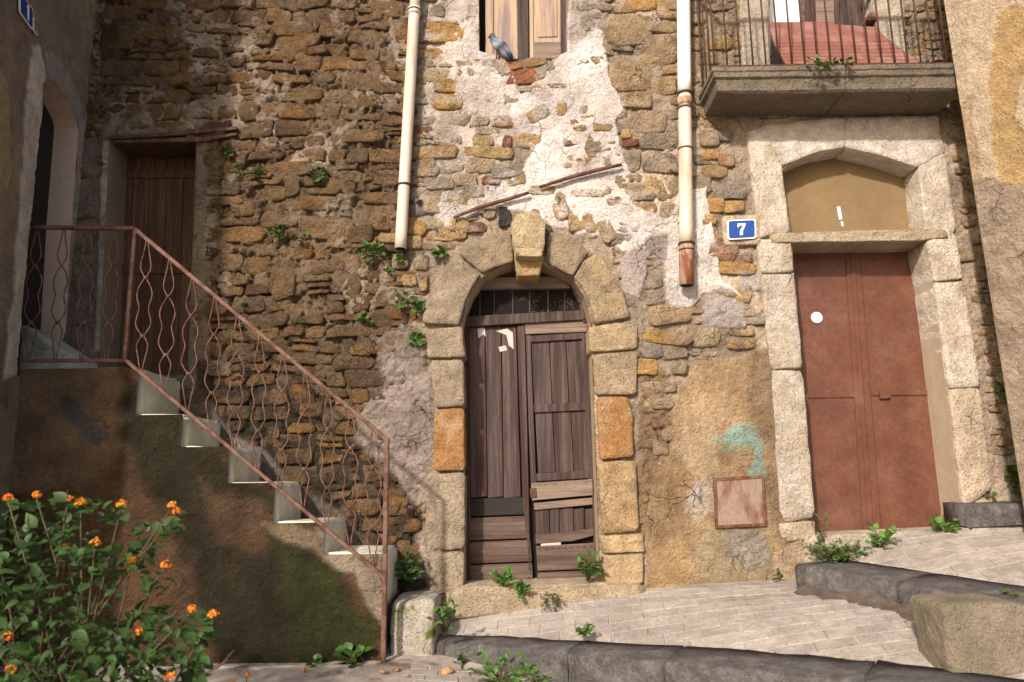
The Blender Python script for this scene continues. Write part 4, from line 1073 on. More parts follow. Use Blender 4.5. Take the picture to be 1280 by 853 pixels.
v, f = prism([p - NL * .185 for p in O], -NL * .04); mk('leaf', v, f, MT['wood_black'], sd, smooth=False)
a, b = O[2], O[8]
for t0, t1, m in ((.30, .42, 'wood_orange'), (.46, .50, 'wood_umber')):
    lo0 = O[0].lerp(O[-1], t0); lo1 = O[0].lerp(O[-1], t1); hi0 = Vector((O[2].lerp(O[8], t0)).to_tuple()); hi1 = Vector((O[2].lerp(O[8], t1)).to_tuple())
    v, f = prism([p - NL * .165 for p in (lo0, lo1, hi1, hi0)], -NL * .04, .004); mk('door_strip', v, f, MT[m], sd, smooth=False)
def Lo(px, py, off=.012): return Lp(px, py) + NL * off
plate('house_number', [Lo(20, -12), Lo(37.5, 12), Lo(36.8, 38), Lo(20.6, 15.5)], NL, 'dark blue plate reading 1 high on the brown plastered side wall', [[(.52, .82), (.66, .86), (.66, .16), (.54, .16), (.54, .70), (.48, .70)]])
plate('small_plate', [Lo(38.5, 21), Lo(43.5, 28), Lo(43, 45), Lo(38, 37.5)], NL, 'tiny white enamel plate under the corner of plate number 1', [], 'hatch')

# ============================================================ plastered house on the right
XC = W(1180, 0, -.55).x; _b = W(1268, 560, -.55); LEAN = (_b.x - XC) / (_b.z - W(1180, 0, -.55).z); XC = _b.x + LEAN * (0 - _b.z); CR = Vector((XC, -.55, 0)); DR = Vector((.6, -.8, 0)); UR = Vector((LEAN, 0, 1)); NR = DR.cross(UR).normalized(); NR = NR if NR.y < 0 else -NR; d0R = NR.dot(CR)
def Ruv(pts): return [((p - CR - UR * p.z).dot(DR), p.z) for p in (PL(a, b, NR, d0R) for a, b in pts)]
rb = empty('plastered_house', (XC + 1, -.8, .8), 'cream plastered house corner with a peeled ochre patch beside the balcony', 'house')
ZR = [([(1170, 0), (1215, 0), (1212, 60), (1208, 138), (1170, 150)], .006, (.52, .40, .28), .01, .04),
      ([(1244, 24), (1262, 11), (1290, 12), (1290, 60), (1274, 110), (1270, 150), (1290, 165), (1290, 235), (1250, 226), (1240, 190), (1236, 100)], -.012, (.47, .31, .145), .006, .03),
      ([(1200, 135), (1214, 120), (1218, 170), (1226, 225), (1232, 240), (1208, 240)], -.010, (.44, .315, .20), .008, .04),
      ([(1190, 232), (1240, 224), (1255, 232), (1320, 234), (1340, 1200), (1180, 1200)], -.016, (.36, .275, .20), .012, .06)]
ZR = [(np.array(Ruv(p)), h, np.array(c), e, w) for p, h, c, e, w in ZR]
zsplit = PL(1230, 232, NR, d0R).z
def rwall(u, v):
    h = 0 * u; c = np.array((.55, .42, .29))[None] * (1 + .08 * fbm(u, v, 1.6, 3, 6))[:, None]; w = fbm(u, v, 5, 4, 14)
    for P, zh, zc, e, wp in ZR:
        t = sstep(-e, e, sdist(P, u, v) + wp * .6 * w); h = h * (1 - t) + zh * t; c = c * (1 - t[:, None]) + zc[None] * (1 + .12 * fbm(u, v, 5, 3, 4))[:, None] * t[:, None]
    return h, .0025 + .010 * sstep(.1, -.1, v - zsplit), c
relief('wall', CR, DR, UR, NR, 0, 1.9, GZ, 6.4, .016, rwall, [], MT['wall'], rb)
b2 = CR - NR * .02
_fp = [CR + Vector((.05, .06, 0)), CR + DR * 1.9 + Vector((.06, .05, 0)), CR + DR * 1.9 + Vector((2, 0, 0)), Vector((XC + 3, .4, 0)), Vector((XC + .7, .4, 0))]
v, f = prism([p + UR * 6.4 for p in _fp], UR * (GZ - 6.4))
v = v + [CR + UR * GZ, CR + UR * 6.4, CR + Vector((.62, .62, 0)) + UR * 6.4, CR + Vector((.62, .62, 0)) + UR * GZ]; f = f + [tuple(range(len(v) - 4, len(v)))]
mk('wall_mass', v, f, MT['plaster'], rb, cols=[(.45, .36, .26)] * len(v), smooth=False)

def super_block(c, hx, hy, hz, e=6.0, amp=.02, seed=0.0, sub_=5, shear=None):
    bm = bmesh.new(); bmesh.ops.create_icosphere(bm, subdivisions=sub_, radius=1.0); V = []
    for v in bm.verts:
        d = v.co; k = (abs(d.x) ** e + abs(d.y) ** e + abs(d.z) ** e) ** (-1 / e); p = Vector((d.x * k * hx, d.y * k * hy, d.z * k * hz))
        q = p + Vector(c); s = amp * (float(fbm(q.x * 1.0 + q.y * .7, q.z + q.y * .5, 5, 5, seed)) + .35 * float(fbm(q.x + q.y, q.z - q.y, 22, 3, seed + 2)))
        p += Vector((d.x, d.y, d.z)) * s
        if shear: p = shear(p)
        V.append(p + Vector(c))
    bm.verts.index_update(); F = [[v.index for v in f.verts] for f in bm.faces]; bm.free()
    return V, F

# ============================================================ staircase
YS = -.75
stair = empty('staircase', W(330, 830, YS), 'brown stuccoed outside staircase with pale limewashed risers', 'staircase')
xpx = [172, 228, 286, 343, 405, 478]; ypx = [459, 518, 558, 603, 653, 692]
zz = [W(xpx[0], 459, YS).z] + [W((xpx[i - 1] + xpx[i]) / 2, ypx[i], YS).z for i in range(1, 6)]
xx = [W(xpx[i], (ypx[i] + (ypx[i + 1] if i < 5 else 740)) / 2, YS).x for i in range(6)]
xl = W(-140, 459, YS).x
for i in range(6):
    x0_ = xl if i == 0 else xx[i - 1] - .04
    v, f = noisy_box((x0_, YS + .016, zz[i] - .42), (xx[i], .04, zz[i]), .08, .011, .022, i * 3.1)
    mk('landing' if i == 0 else 'step', v, f, MT['lime'], stair)
prof = [(xl - .2, 9), (xl - .2, zz[0] - .004), (xx[0], zz[0] - .004)]
for i in range(1, 6): prof += [(xx[i - 1], zz[i] - .004), (xx[i], zz[i] - .004)]
prof += [(xx[5], -2), (xx[5] + 3, -2), (xx[5] + 3, 9)]
def Suv(pts): return np.array([(W(a, b, YS).x, W(a, b, YS).z) for a, b in pts])
ZS = [([(-150, 440), (140, 440), (170, 520), (130, 600), (-150, 610)], .002, (.205, .128, .074), .07, .14),
      ([(66, 480), (96, 505), (130, 545), (122, 556), (84, 525)], -.003, (.10, .085, .075), .02, .05),
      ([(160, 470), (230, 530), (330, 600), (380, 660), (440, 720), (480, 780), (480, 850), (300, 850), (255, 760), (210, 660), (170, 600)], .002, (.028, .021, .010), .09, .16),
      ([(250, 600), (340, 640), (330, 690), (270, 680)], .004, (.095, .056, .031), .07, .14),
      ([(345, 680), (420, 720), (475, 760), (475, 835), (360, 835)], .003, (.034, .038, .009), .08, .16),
      ([(395, 660), (478, 690), (485, 790), (455, 760), (440, 720), (405, 700)], .008, (.27, .215, .155), .02, .05),
      ([(330, 655), (400, 665), (410, 700), (350, 670)], .006, (.20, .145, .09), .03, .06)]
ZS = [(Suv(p), h, np.array(c), e, w) for p, h, c, e, w in ZS]
def swall(u, v):
    h = 0 * u; c = np.array((.098, .053, .027))[None] * (1 + .45 * fbm(u * 1.6, v, 2.4, 4, 12))[:, None]; w = fbm(u, v, 4, 5, 18)
    for P, zh, zc, e, wp in ZS:
        t = sstep(-e, e, sdist(P, u, v) + wp * .7 * w); h = h * (1 - t) + zh * t; c = c * (1 - t[:, None]) + zc[None] * (1 + .35 * fbm(u, v, 4, 4, 4))[:, None] * t[:, None]
    return h, .007 + 0 * u, c
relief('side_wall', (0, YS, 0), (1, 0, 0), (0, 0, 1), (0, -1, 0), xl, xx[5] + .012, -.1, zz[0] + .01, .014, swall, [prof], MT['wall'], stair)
v, f = box(xl, xx[5] - .008, YS + .02, -.01, -.1, zz[5] - .3); mk('core', v, f, MT['joint'], stair, smooth=False)
rough_block('door_step', [(26, 404), (92, 446), (92, 470), (22, 470)], -.45, -.1, stair, (.50, .49, .41), n=20)
# pale stone block at the stair foot
p = W(492, 752, -.60); q = W(543, 752, -.60)
v, f = super_block(((p.x + q.x) / 2 - .01, -.31, (p.z + .1) / 2), (q.x - p.x) / 2 + .015, .30, (p.z - .1) / 2, 9, .014, 4.4, 5)
cb = [np.array((.47, .42, .34)) * (1 - t) + np.array((.15, .17, .03)) * t for t in (float(sstep(.05, .4, fbm(a[0], a[2] * 1.2, 5, 3, 40) + (.3 if a[1] < -.5 and p.z - .25 < a[2] < p.z - .04 else -.5))) for a in v)]
tag(mk('stone_block', v, f, MT['ashlar'], None, cols=cb), 'pale worn stone block with green moss at the foot of the stairs', 'stone block')

# ------------------------------------------------------------ railing
YRL = -.79
rail = empty('stair_railing', W(480, 826, YRL), 'rusty pink iron stair railing with wavy paired balusters', 'railing')
def R_(a, b): return W(a, b, YRL)
hand_l = [(12, 284), (168, 286), (483, 549)]
v, f = merge([flatbar(R_(*hand_l[0]), R_(*hand_l[1]), .030, .032), flatbar(R_(*hand_l[1]), R_(*hand_l[2]), .030, .032)]); mk('handrail', v, f, MT['rail'], rail, smooth=False)
v, f = merge([flatbar(R_(-60, 451), R_(158, 451), .026, .026), flatbar(R_(158, 451), R_(481, 723), .026, .026)]); mk('bottom_rail', v, f, MT['rail'], rail, smooth=False)
for a, b, w in (((168, 286), (157, 453), .030), ((28, 284), (12, 452), .026), ((16, 284), (0, 452), .022), ((482.5, 547), (480.5, 828), .034)):
    pa, pb = R_(*a), R_(*b)
    pb = Vector((pa.x * .5 + pb.x * .5, pb.y, pb.z)); pa = Vector((pb.x, pa.y, pa.z))
    v, f = flatbar(pa, pb, w, w); mk('post', v, f, MT['rail'], rail, smooth=False)
PRO = [(0, 1.0), (.06, 2.2), (.13, 4.6), (.19, 6.6), (.235, 5.6), (.28, 0), (.33, 6.0), (.39, 9.6), (.44, 8.8), (.50, 5.2), (.56, 7.4), (.62, 10), (.67, 6.8), (.715, 0), (.75, 5.4), (.79, 7.4), (.85, 5.2), (.93, 2.6), (1, 1.2)]
tt = np.linspace(0, 1, 44); ww = np.interp(tt, [p[0] for p in PRO], [p[1] for p in PRO])
ww = np.convolve(np.r_[ww[:1], ww, ww[-1:]], [.2, .6, .2], 'valid')
def baluster(x, yt, yb_, lean=0.0):
    parts = []
    bulge = random.uniform(.9, 1.1)
    for s in (-1, 1):
        pts = []
        for t, w in zip(tt, ww):
            y = yt + (yb_ - yt) * t; pts.append(W(x + lean * t + s * w * bulge + random.uniform(-.15, .15), y, YRL + .004 * s))
        parts.append(tube(pts, .0048, 6))
    for kn in (.28, .715):
        c = W(x + lean * kn, yt + (yb_ - yt) * kn, YRL); parts.append(tube([c + Vector((0, 0, .012)), c - Vector((0, 0, .012))], .010, 6))
    v, f = merge(parts); mk('baluster', v, f, MT['rail'], rail)
for x in (47, 80, 112, 144): baluster(x, 286, 450, -11)
for k in range(11):
    x = 184 + 28.3 * k; baluster(x, 287 + (x - 168) * .835, 451 + (x - 6 - 158) * .842, -8 + .7 * k)

# ============================================================ street, kerbs, pavements
n1 = Vector((-.027, 0, 1)); d1 = .468
def K1(a, b): return PL(a, b, n1, d1)
SL2 = .10; n2 = Vector((0, -SL2, 1)); d2 = W(1062, 700.5, -.30).z + .03
def K2(a, b): return PL(a, b, n2, d2)
pb = W(480, 829, YRL)
def street_z(x, y): return pb.z * (y + 6.3) / (pb.y + 6.3) - .075 * min(max(x - pb.x, 0), 2.5)
nx = 40; ys = np.linspace(-16, 1.2, 50); xs = np.linspace(-12, 12, nx); V = []; F = []
for y in ys:
    for x in xs: V.append((x, y, street_z(x, y) + .006 * float(fbm(x, y, 1.3, 3))))
for j in range(len(ys) - 1):
    for i in range(nx - 1): a = j * nx + i; F.append((a, a + 1, a + nx + 1, a + nx))
ground = tag(mk('street', V, F, MT['street'], None), kind='structure')
far = [(-80, -16, street_z(-12, -16)), (80, -16, street_z(12, -16)), (80, -120, street_z(0, -16) - 4), (-80, -120, street_z(0, -16) - 4)]
tag(mk('ground', far, [(3, 2, 1, 0)], MT['street'], None), kind='structure')

def kerb_stone(front, back, h, parent, m='basalt'):
    """front/back: two points each on the top edge"""
    a, b = Vector(front[0]), Vector(front[1]); c, d = Vector(back[1]), Vector(back[0])
    N_ = max(3, int((b - a).length / .12)); V = []; F = []; sd = random.uniform(0, 30)
    prof_ = [('f', -h), ('f', -h * .5), ('f', -.02), ('fi', 0), ('m', .004), ('b', 0), ('b', -h)]
    for i in range(N_ + 1):
        t = i / N_; fr = a.lerp(b, t); bk = d.lerp(c, t); w = (bk - fr).normalized()
        for k, (s, dz) in enumerate(prof_):
            p = {'f': fr, 'fi': fr + w * .022, 'm': fr.lerp(bk, .5), 'b': bk}[s] + Vector((0, 0, dz))
            q = float(fbm(p.x * 2 + p.y, p.z * 4 + p.y, 5, 3, sd)); q2 = float(fbm(p.x, p.y + p.z, 6, 3, sd + 7))
            p = p - w * .012 * q + Vector((0, 0, .006 * q2)); V.append(p)
    k = len(prof_)
    for i in range(N_):
        for j in range(k - 1): A = i * k + j; F.append((A, A + k, A + k + 1, A + 1))
    F.append(tuple(range(k))); F.append(tuple(range(N_ * k, (N_ + 1) * k))[::-1])
    bm = bmesh.new(); bv = [bm.verts.new(v) for v in V]
    for f in F: bm.faces.new([bv[i] for i in f])
    bmesh.ops.recalc_face_normals(bm, faces=bm.faces); bm.verts.index_update(); F = [[v.index for v in f.verts] for f in bm.faces]; bm.free()
    return mk('kerb_stone', V, F, MT[m], parent)
def along(P, s):
    P = [Vector(p) for p in P]; L = [0]
    for a, b in zip(P[:-1], P[1:]): L.append(L[-1] + (b - a).length)
    t = s * L[-1]
    for i in range(len(P) - 1):
        if t <= L[i + 1] + 1e-9: return P[i].lerp(P[i + 1], (t - L[i]) / (L[i + 1] - L[i]))
    return P[-1]
kf1 = [K1(a, b) for a, b in ((506, 800), (560, 804), (730, 817), (855, 831), (1080, 850), (1330, 880))]
kb1 = [K1(a, b) for a, b in ((524, 790), (572, 792), (760, 803), (910, 810), (1080, 823), (1330, 856))]
kerb1 = tag(empty('kerb', kf1[0]), kind='structure')
cuts = [0, .085, .33, .50, .78, 1.0]
for a, b in zip(cuts[:-1], cuts[1:]):
    e = .0015
    kerb_stone((along(kf1, a + e), along(kf1, b - e)), (along(kb1, a + e), along(kb1, b - e)), .42, kerb1)
kf2 = [K2(a, b) for a, b in ((992, 706), (1015, 710), (1110, 727), (1280, 757))]; kb2 = [K2(a, b) for a, b in ((1052, 699), (1067, 701), (1135, 711), (1280, 731))]
kf2.append(kf2[-1] + (kf2[-1] - kf2[-2]).normalized() * 1.0); kb2.append(kb2[-1] + (kf2[-1] - kf2[-2]).normalized() * 1.0)
kerb2 = tag(empty('kerb', kf2[0]), kind='structure')
cuts = [0, .30, .66, 1.0]
for a, b in zip(cuts[:-1], cuts[1:]):
    kerb_stone((along(kf2, a + .002), along(kf2, b - .002)), (along(kb2, a + .002), along(kb2, b - .002)), .30, kerb2)
k3a = W(1209, 634, -.36); k3b = W(1290, 631, -.36)
kerb3 = tag(empty('kerb', k3a), kind='structure')
kerb_stone((k3a, k3a + Vector((1.1, 0, .03))), (k3a + Vector((.05, .42, .02)), k3a + Vector((1.1, .42, .05))), .15, kerb3)
v, f = noisy_box((k3a.x + .01, -.345, .6), (k3a.x + 1.1, .03, k3a.z - .14), .1, .01, .02); mk('kerb_base', v, f, MT['street'], kerb3)

def pave(name, poly, zf, ang, L_, Wd, parent_kind, gap=.006, off=(0, 0), mt='paver', th=.05, maxn=300):
    poly = [tuple(p) for p in poly]
    ar = sum(poly[i][0] * poly[(i + 1) % len(poly)][1] - poly[(i + 1) % len(poly)][0] * poly[i][1] for i in range(len(poly)))
    if ar < 0: poly = poly[::-1]
    # bed
    bed = resample(np.array(poly), 120); ca, sa = math.cos(ang), math.sin(ang)
    xs = [p[0] for p in poly]; ys = [p[1] for p in poly]
    V = []; F = []; g = .12; nx = int((max(xs) - min(xs)) / g) + 2; ny = int((max(ys) - min(ys)) / g) + 2
    for j in range(ny):
        for i in range(nx):
            x = min(xs) + i * g; y = min(ys) + j * g
            if not in_poly(poly, np.array([x]), np.array([y]))[0]:
                _, qx, qy_ = edge_dist(poly, np.array([x]), np.array([y]), True); x, y = float(qx[0]), float(qy_[0])
            V.append((x, y, zf(x, y) - .004))
    for j in range(ny - 1):
        for i in range(nx - 1): a = j * nx + i; F.append((a, a + 1, a + nx + 1, a + nx))
    base = tag(mk(name, V, F, MT['joint'], None), kind='structure')
    pcs = []; V2 = []; F2 = []
    rows = range(-40, 60)
    for r in rows:
        for c in range(-30, 40):
            x0 = c * L_ + (r % 2) * L_ * .5 + .02 * math.sin(r * 3.7); y0 = r * Wd
            x0j = x0 + random.uniform(-.006, .006)
            R_ = [(x0j + gap / 2, y0 + gap / 2), (x0j + L_ - gap / 2, y0 + gap / 2), (x0j + L_ - gap / 2, y0 + Wd - gap / 2), (x0j + gap / 2, y0 + Wd - gap / 2)]
            P = [(off[0] + a * ca - b * sa, off[1] + a * sa + b * ca) for a, b in R_]
            if max(p[0] for p in P) < min(xs) or min(p[0] for p in P) > max(xs) or max(p[1] for p in P) < min(ys) or min(p[1] for p in P) > max(ys): continue
            for i in range(len(poly)):
                a, b = poly[i], poly[(i + 1) % len(poly)]; e = (b[0] - a[0], b[1] - a[1]); l = math.hypot(*e)
                if l < 1e-6: continue
                nx_, ny_ = e[1] / l, -e[0] / l
                P = clip_half(P, nx_, ny_, nx_ * a[0] + ny_ * a[1])
                if len(P) < 3: break
            if len(P) < 3: continue
            A = abs(sum(P[i][0] * P[(i + 1) % len(P)][1] - P[(i + 1) % len(P)][0] * P[i][1] for i in range(len(P)))) / 2
            if A < L_ * Wd * .08: continue
            dz = random.uniform(.000, .005); sl = random.uniform(-.015, .015); cx = sum(p[0] for p in P) / len(P); cy = sum(p[1] for p in P) / len(P)
            top = [Vector((x, y, zf(x, y) + dz + sl * (x - cx))) for x, y in P]; pcs.append((cy, A, top))
    pcs.sort(key=lambda q: q[0])
    for i, (_, A, top) in enumerate(pcs):
        c = sum(top, Vector()) / len(top); n = len(top)
        V = [t + (c - t).normalized() * .006 * 1 + Vector((0, 0, 0)) for t in top] + [t - Vector((0, 0, .005)) for t in top] + [t - Vector((0, 0, th)) for t in top]
        F = [tuple(range(n))] + [(k + n, (k + 1) % n + n, (k + 1) % n, k) for k in range(n)] + [(k + 2 * n, (k + 1) % n + 2 * n, (k + 1) % n + n, k + n) for k in range(n)]
        if i < maxn: mk('paver', V, F, MT[mt], base, smooth=False)
        else:
            b = len(V2); V2 += V; F2 += [tuple(q + b for q in f) for f in F]
    if V2: tag(mk('far_pavers', V2, F2, MT[mt], base, smooth=False), kind='stuff')
    print(name, len(pcs))
    return base

# lower landing between the two kerbs
A = W(556, 772, -.16); B = W(1003, 725, -.04); D = kb1[0]; C_ = kb1[-1]
_ctl = [W(a, b, y) for a, b, y in ((556, 772, -.16), (640, 760, -.16), (720, 752, -.14), (800, 742, -.08), (880, 734, -.05), (960, 727, -.05), (1003, 724, -.05))]
_ctl += [along(kb1, t) - Vector((0, 0, .006)) for t in (0, .12, .25, .4, .55, .7, .85)]
for (fx, fy), (gx, gy) in (((1015, 710), (1012, 729)), ((1055, 717.5), (1060, 746)), ((1110, 727), (1112, 762)), ((1145, 734), (1147, 772))):
    _ctl.append(W(gx, gy, K2(fx, fy).y))
_Q = np.array([[1, p.x, p.y, p.x * p.y, p.x ** 2, p.y ** 2, p.x ** 2 * p.y] for p in _ctl]); _cf = np.linalg.lstsq(_Q.T @ _Q + 1e-5 * np.eye(7), _Q.T @ np.array([p.z for p in _ctl]), rcond=None)[0]
def z_land(x, y):
    return float(_cf @ np.array([1, x, y, x * y, x * x, y * y, x * x * y]))
poly = [(A.x - .02, .02), (B.x + .3, .02), (B.x + .75, -1.6), (kb1[-1].x, kb1[-1].y), (kb1[4].x, kb1[4].y), (kb1[2].x, kb1[2].y), (kb1[0].x, kb1[0].y), (A.x - .10, -.5)]
hull = [(A.x - .06, .02), (B.x + .3, .02), (kb1[-1].x + .1, -1.0), (kb1[-1].x, kb1[-1].y), (kb1[0].x, kb1[0].y)]
pave('pavement', hull, z_land, math.radians(-7), .25, .115, 'structure')
# upper landing in front of the red door
P1 = kb2[1]; P2 = W(1205, 669, -.36); P3 = kb2[3]
nn = (P2 - P1).cross(P3 - P1).normalized(); dd = nn.dot(P1)
_e = (kb2[-1] - kb2[0]).normalized()
def z_up(x, y):
    q = Vector((x, y, 0)) - kb2[0]; d_ = abs(q.x * _e.y - q.y * _e.x); return d2 + SL2 * y + .002 + (1.165 - d2 + .035) * math.tanh(d_ / 1.05 * 1.6) / math.tanh(1.6)
poly = [(kb2[0].x - .1, .02), (k3a.x + .9, .02), (k3a.x + .9, -1.0), (kb2[-1].x + .9, kb2[-1].y), (kb2[-1].x, kb2[-1].y), (kb2[1].x, kb2[1].y)]
pave('pavement', [(kb2[0].x - .02, -.015), (k3a.x + 1.0, -.015), (kb2[-1].x + 1.3, kb2[-1].y), (kb2[-1].x, kb2[-1].y), (kb2[0].x, kb2[0].y)], z_up, math.radians(-4), .27, .13, 'structure', maxn=300)
# strip of street setts at the stair foot
def z_st(x, y): return street_z(x, y) + .012
pave('street_setts', [(-2.2, -.83), (-.72, -.84), (kf1[0].x + .02, kf1[0].y + .0), (kf1[2].x, kf1[2].y - .02), (kf1[3].x, -2.6), (-2.2, -2.6)], z_st, math.radians(3), .22, .11, 'structure', mt='paver')

# worn block on the kerb
p = K1(1192, 840); zt2 = W(1190, 754, p.y).z; hz = (zt2 - p.z + .05) / 2
def _sh(q):
    t = max(0.0, q.x / .38); return Vector((q.x - .02 * max(0, q.z / hz), q.y, q.z - (.22 * t * t * (1 if q.z > 0 else 0))))
v, f = super_block((p.x + .34, p.y + .16, zt2 - hz),   .36, .19, hz, 13, .012, 8.8, 5, _sh)
bo = tag(mk('stone_block', v, f, MT['boulder'], None), 'large worn tan stone block standing on the dark lower kerb', 'stone block')

# earth and litter along the second kerb
V = []; F = []; K = 40
for i in range(K + 1):
    s = i / K; a = along([K2(x, y) for x, y in ((1000, 708), (1015, 710), (1110, 727), (1160, 737))], s)
    for j in range(6):
        w = j / 5; off = w * (.10 + .10 * s + .05 * float(fbm(s * 6, 2, 1, 3)))
        x, y = a.x - off * .95, a.y - off * .25
        V.append((x, y, z_land(x, y) + .008 + .022 * (1 - w) ** 2 * (1 + 1.0 * float(fbm(x, y, 12, 3))) - .012 * w))
for i in range(K):
    for j in range(5): q = i * 6 + j; F.append((q, q + 6, q + 7, q + 1))
tag(mk('earth_drift', V, F, MT['debris'], None), 'brown earth and litter gathered along the foot of the upper kerb', 'earth', kind='stuff')

# small lumps on the street
for a, b, r, c, lab in ((478, 842, .022, (.55, .30, .14), 'small orange stone fragment nearest the foot of the railing post'), (495, 839, .020, (.5, .26, .13), 'reddish stone fragment between the railing post and the dark kerb'), (559, 842, .034, (.60, .33, .16), 'largest orange stone lump lying at the foot of the dark kerb'), (508, 846, .014, (.5, .42, .36), 'tiny pale pebble on the street setts by the stair foot')):
    d = ray(a, b); t = 1.0
    for _ in range(20):
        p = CAM + d * t; t *= 1 + (p.z - z_st(p.x, p.y)) / max(1e-6, -(d.z * t)) * .8 if d.z < 0 else 1
    p = CAM + d * t
    bm = bmesh.new(); bmesh.ops.create_icosphere(bm, subdivisions=2, radius=r)
    for q in bm.verts: q.co = Vector((q.co.x * 1.3, q.co.y, q.co.z * .8)) * (1 + .3 * float(fbm(q.co.x * 40, q.co.y * 40 + q.co.z * 30, 1, 2, a))) + p + Vector((0, 0, r * .4))
    bm.verts.index_update(); v = [q.co.copy() for q in bm.verts]; f = [[q.index for q in ff.verts] for ff in bm.faces]; bm.free()
    tag(mk('stone_fragment', v, f, MT['ashlar'], None, cols=[c] * len(v)), lab, 'stone', 'stone fragments at the stair foot')
# ============================================================ plants
def leaf_geo(L, Wd, kind='ovate', fold=.25, droop=.2):
    """leaf along +x, up +z"""
    if kind == 'round':
        V = [(0, 0, -.06 * L)]; n = 9
        for i in range(n):
            a = 2 * math.pi * i / n; V.append((L * .5 * math.cos(a), L * .5 * math.sin(a) * (.95 if i % 2 else 1.05), .02 * L * math.cos(3 * a)))
        return V, [(0, i + 1, (i + 1) % n + 1) for i in range(n)]
    if kind == 'lobed':
        V = [(0, 0, 0)]; n = 12
        for i in range(n + 1):
            a = -2.3 + 4.6 * i / n; r = L * (.95 if i % 2 == 0 else .62) * (1 - .12 * abs(a)); V.append((r * math.cos(a) * .8 + .1 * L, r * math.sin(a) * .62, -.10 * L * (i % 2) + .05 * L * math.cos(a)))
        return V, [(0, i + 1, i + 2) for i in range(n)]
    prof = [(0, .05), (.15, .62), (.38, 1.0), (.65, .80), (.86, .38), (1, 0)]
    V = []; F = []
    for t, w in prof:
        z = -droop * L * t * t
        V.append((t * L, 0, z)); V.append((t * L, w * Wd / 2, z + fold * w * Wd / 2)); V.append((t * L, -w * Wd / 2, z + fold * w * Wd / 2))
    for i in range(len(prof) - 1):
        a = i * 3; F.append((a, a + 3, a + 4, a + 1)); F.append((a, a + 2, a + 5, a + 3))
    return V, F

def frame_from(d, up):
    d = Vector(d).normalized(); up = Vector(up); y = up.cross(d)
    if y.length < 1e-3: y = Vector((1, 0, 0)).cross(d)
    y.normalize(); z = d.cross(y)
    return Matrix((d, y, z)).transposed()

def put(V, M, p): return [M @ Vector(v) + p for v in V]

def tuft(name, label, cat, base, out, n, spread, L, kind, m='leaf', group=None, height=None, wd=.6, seed=1, stems=True, droop=.2):
    """a small plant: stalks fanning from base, leaves at and along their ends"""
    rs = random.Random(seed); out = Vector(out).normalized(); t = empty(name, base, label, cat, group)
    lv, st = [], []
    height = height or spread
    a1 = out.orthogonal().normalized(); a2 = out.cross(a1)
    side = Vector((1, 0, 0)); upv = Vector((0, 0, 1))
    for i in range(n):
        ang = rs.uniform(0, 2 * math.pi); rr = spread * math.sqrt(rs.random())
        tip = base + a1 * rr * math.cos(ang) + a2 * rr * math.sin(ang) + out * height * rs.uniform(.35, 1)
        mid = base.lerp(tip, .5) + out * .1 * height + Vector((0, 0, .05 * height))
        if stems: st.append(tube([base + (tip - base) * .05, mid, tip], [.0035, .0025, .0015], 4, False))
        for k in range(2 if kind != 'round' else 1):
            d = (tip - base).normalized() * .6 + Vector((rs.uniform(-1, 1), rs.uniform(-1, .5), rs.uniform(-.4, .6)))
            s = rs.uniform(.65, 1.15); up = out * .5 + Vector((rs.uniform(-.6, .6), rs.uniform(-.9, .2), 1.0))
            V, F = leaf_geo(L * s, L * s * wd, kind, rs.uniform(.1, .4), droop * rs.uniform(.3, 1.5))
            p = tip if k == 0 else base.lerp(tip, rs.uniform(.4, .9))
            lv.append((put(V, frame_from(d, up), p), F))
    if st:
        v, f = merge(st); mk('stem', v, f, MT['stem'], t)
    v, f = merge(lv); tag(mk('foliage', v, f, MT[m], t, smooth=False), kind='stuff')
    return t
S_ = 0
def wallp(px, py, y=-.05): return W(px, py, y)
O_ = Vector((0, -1, .35))
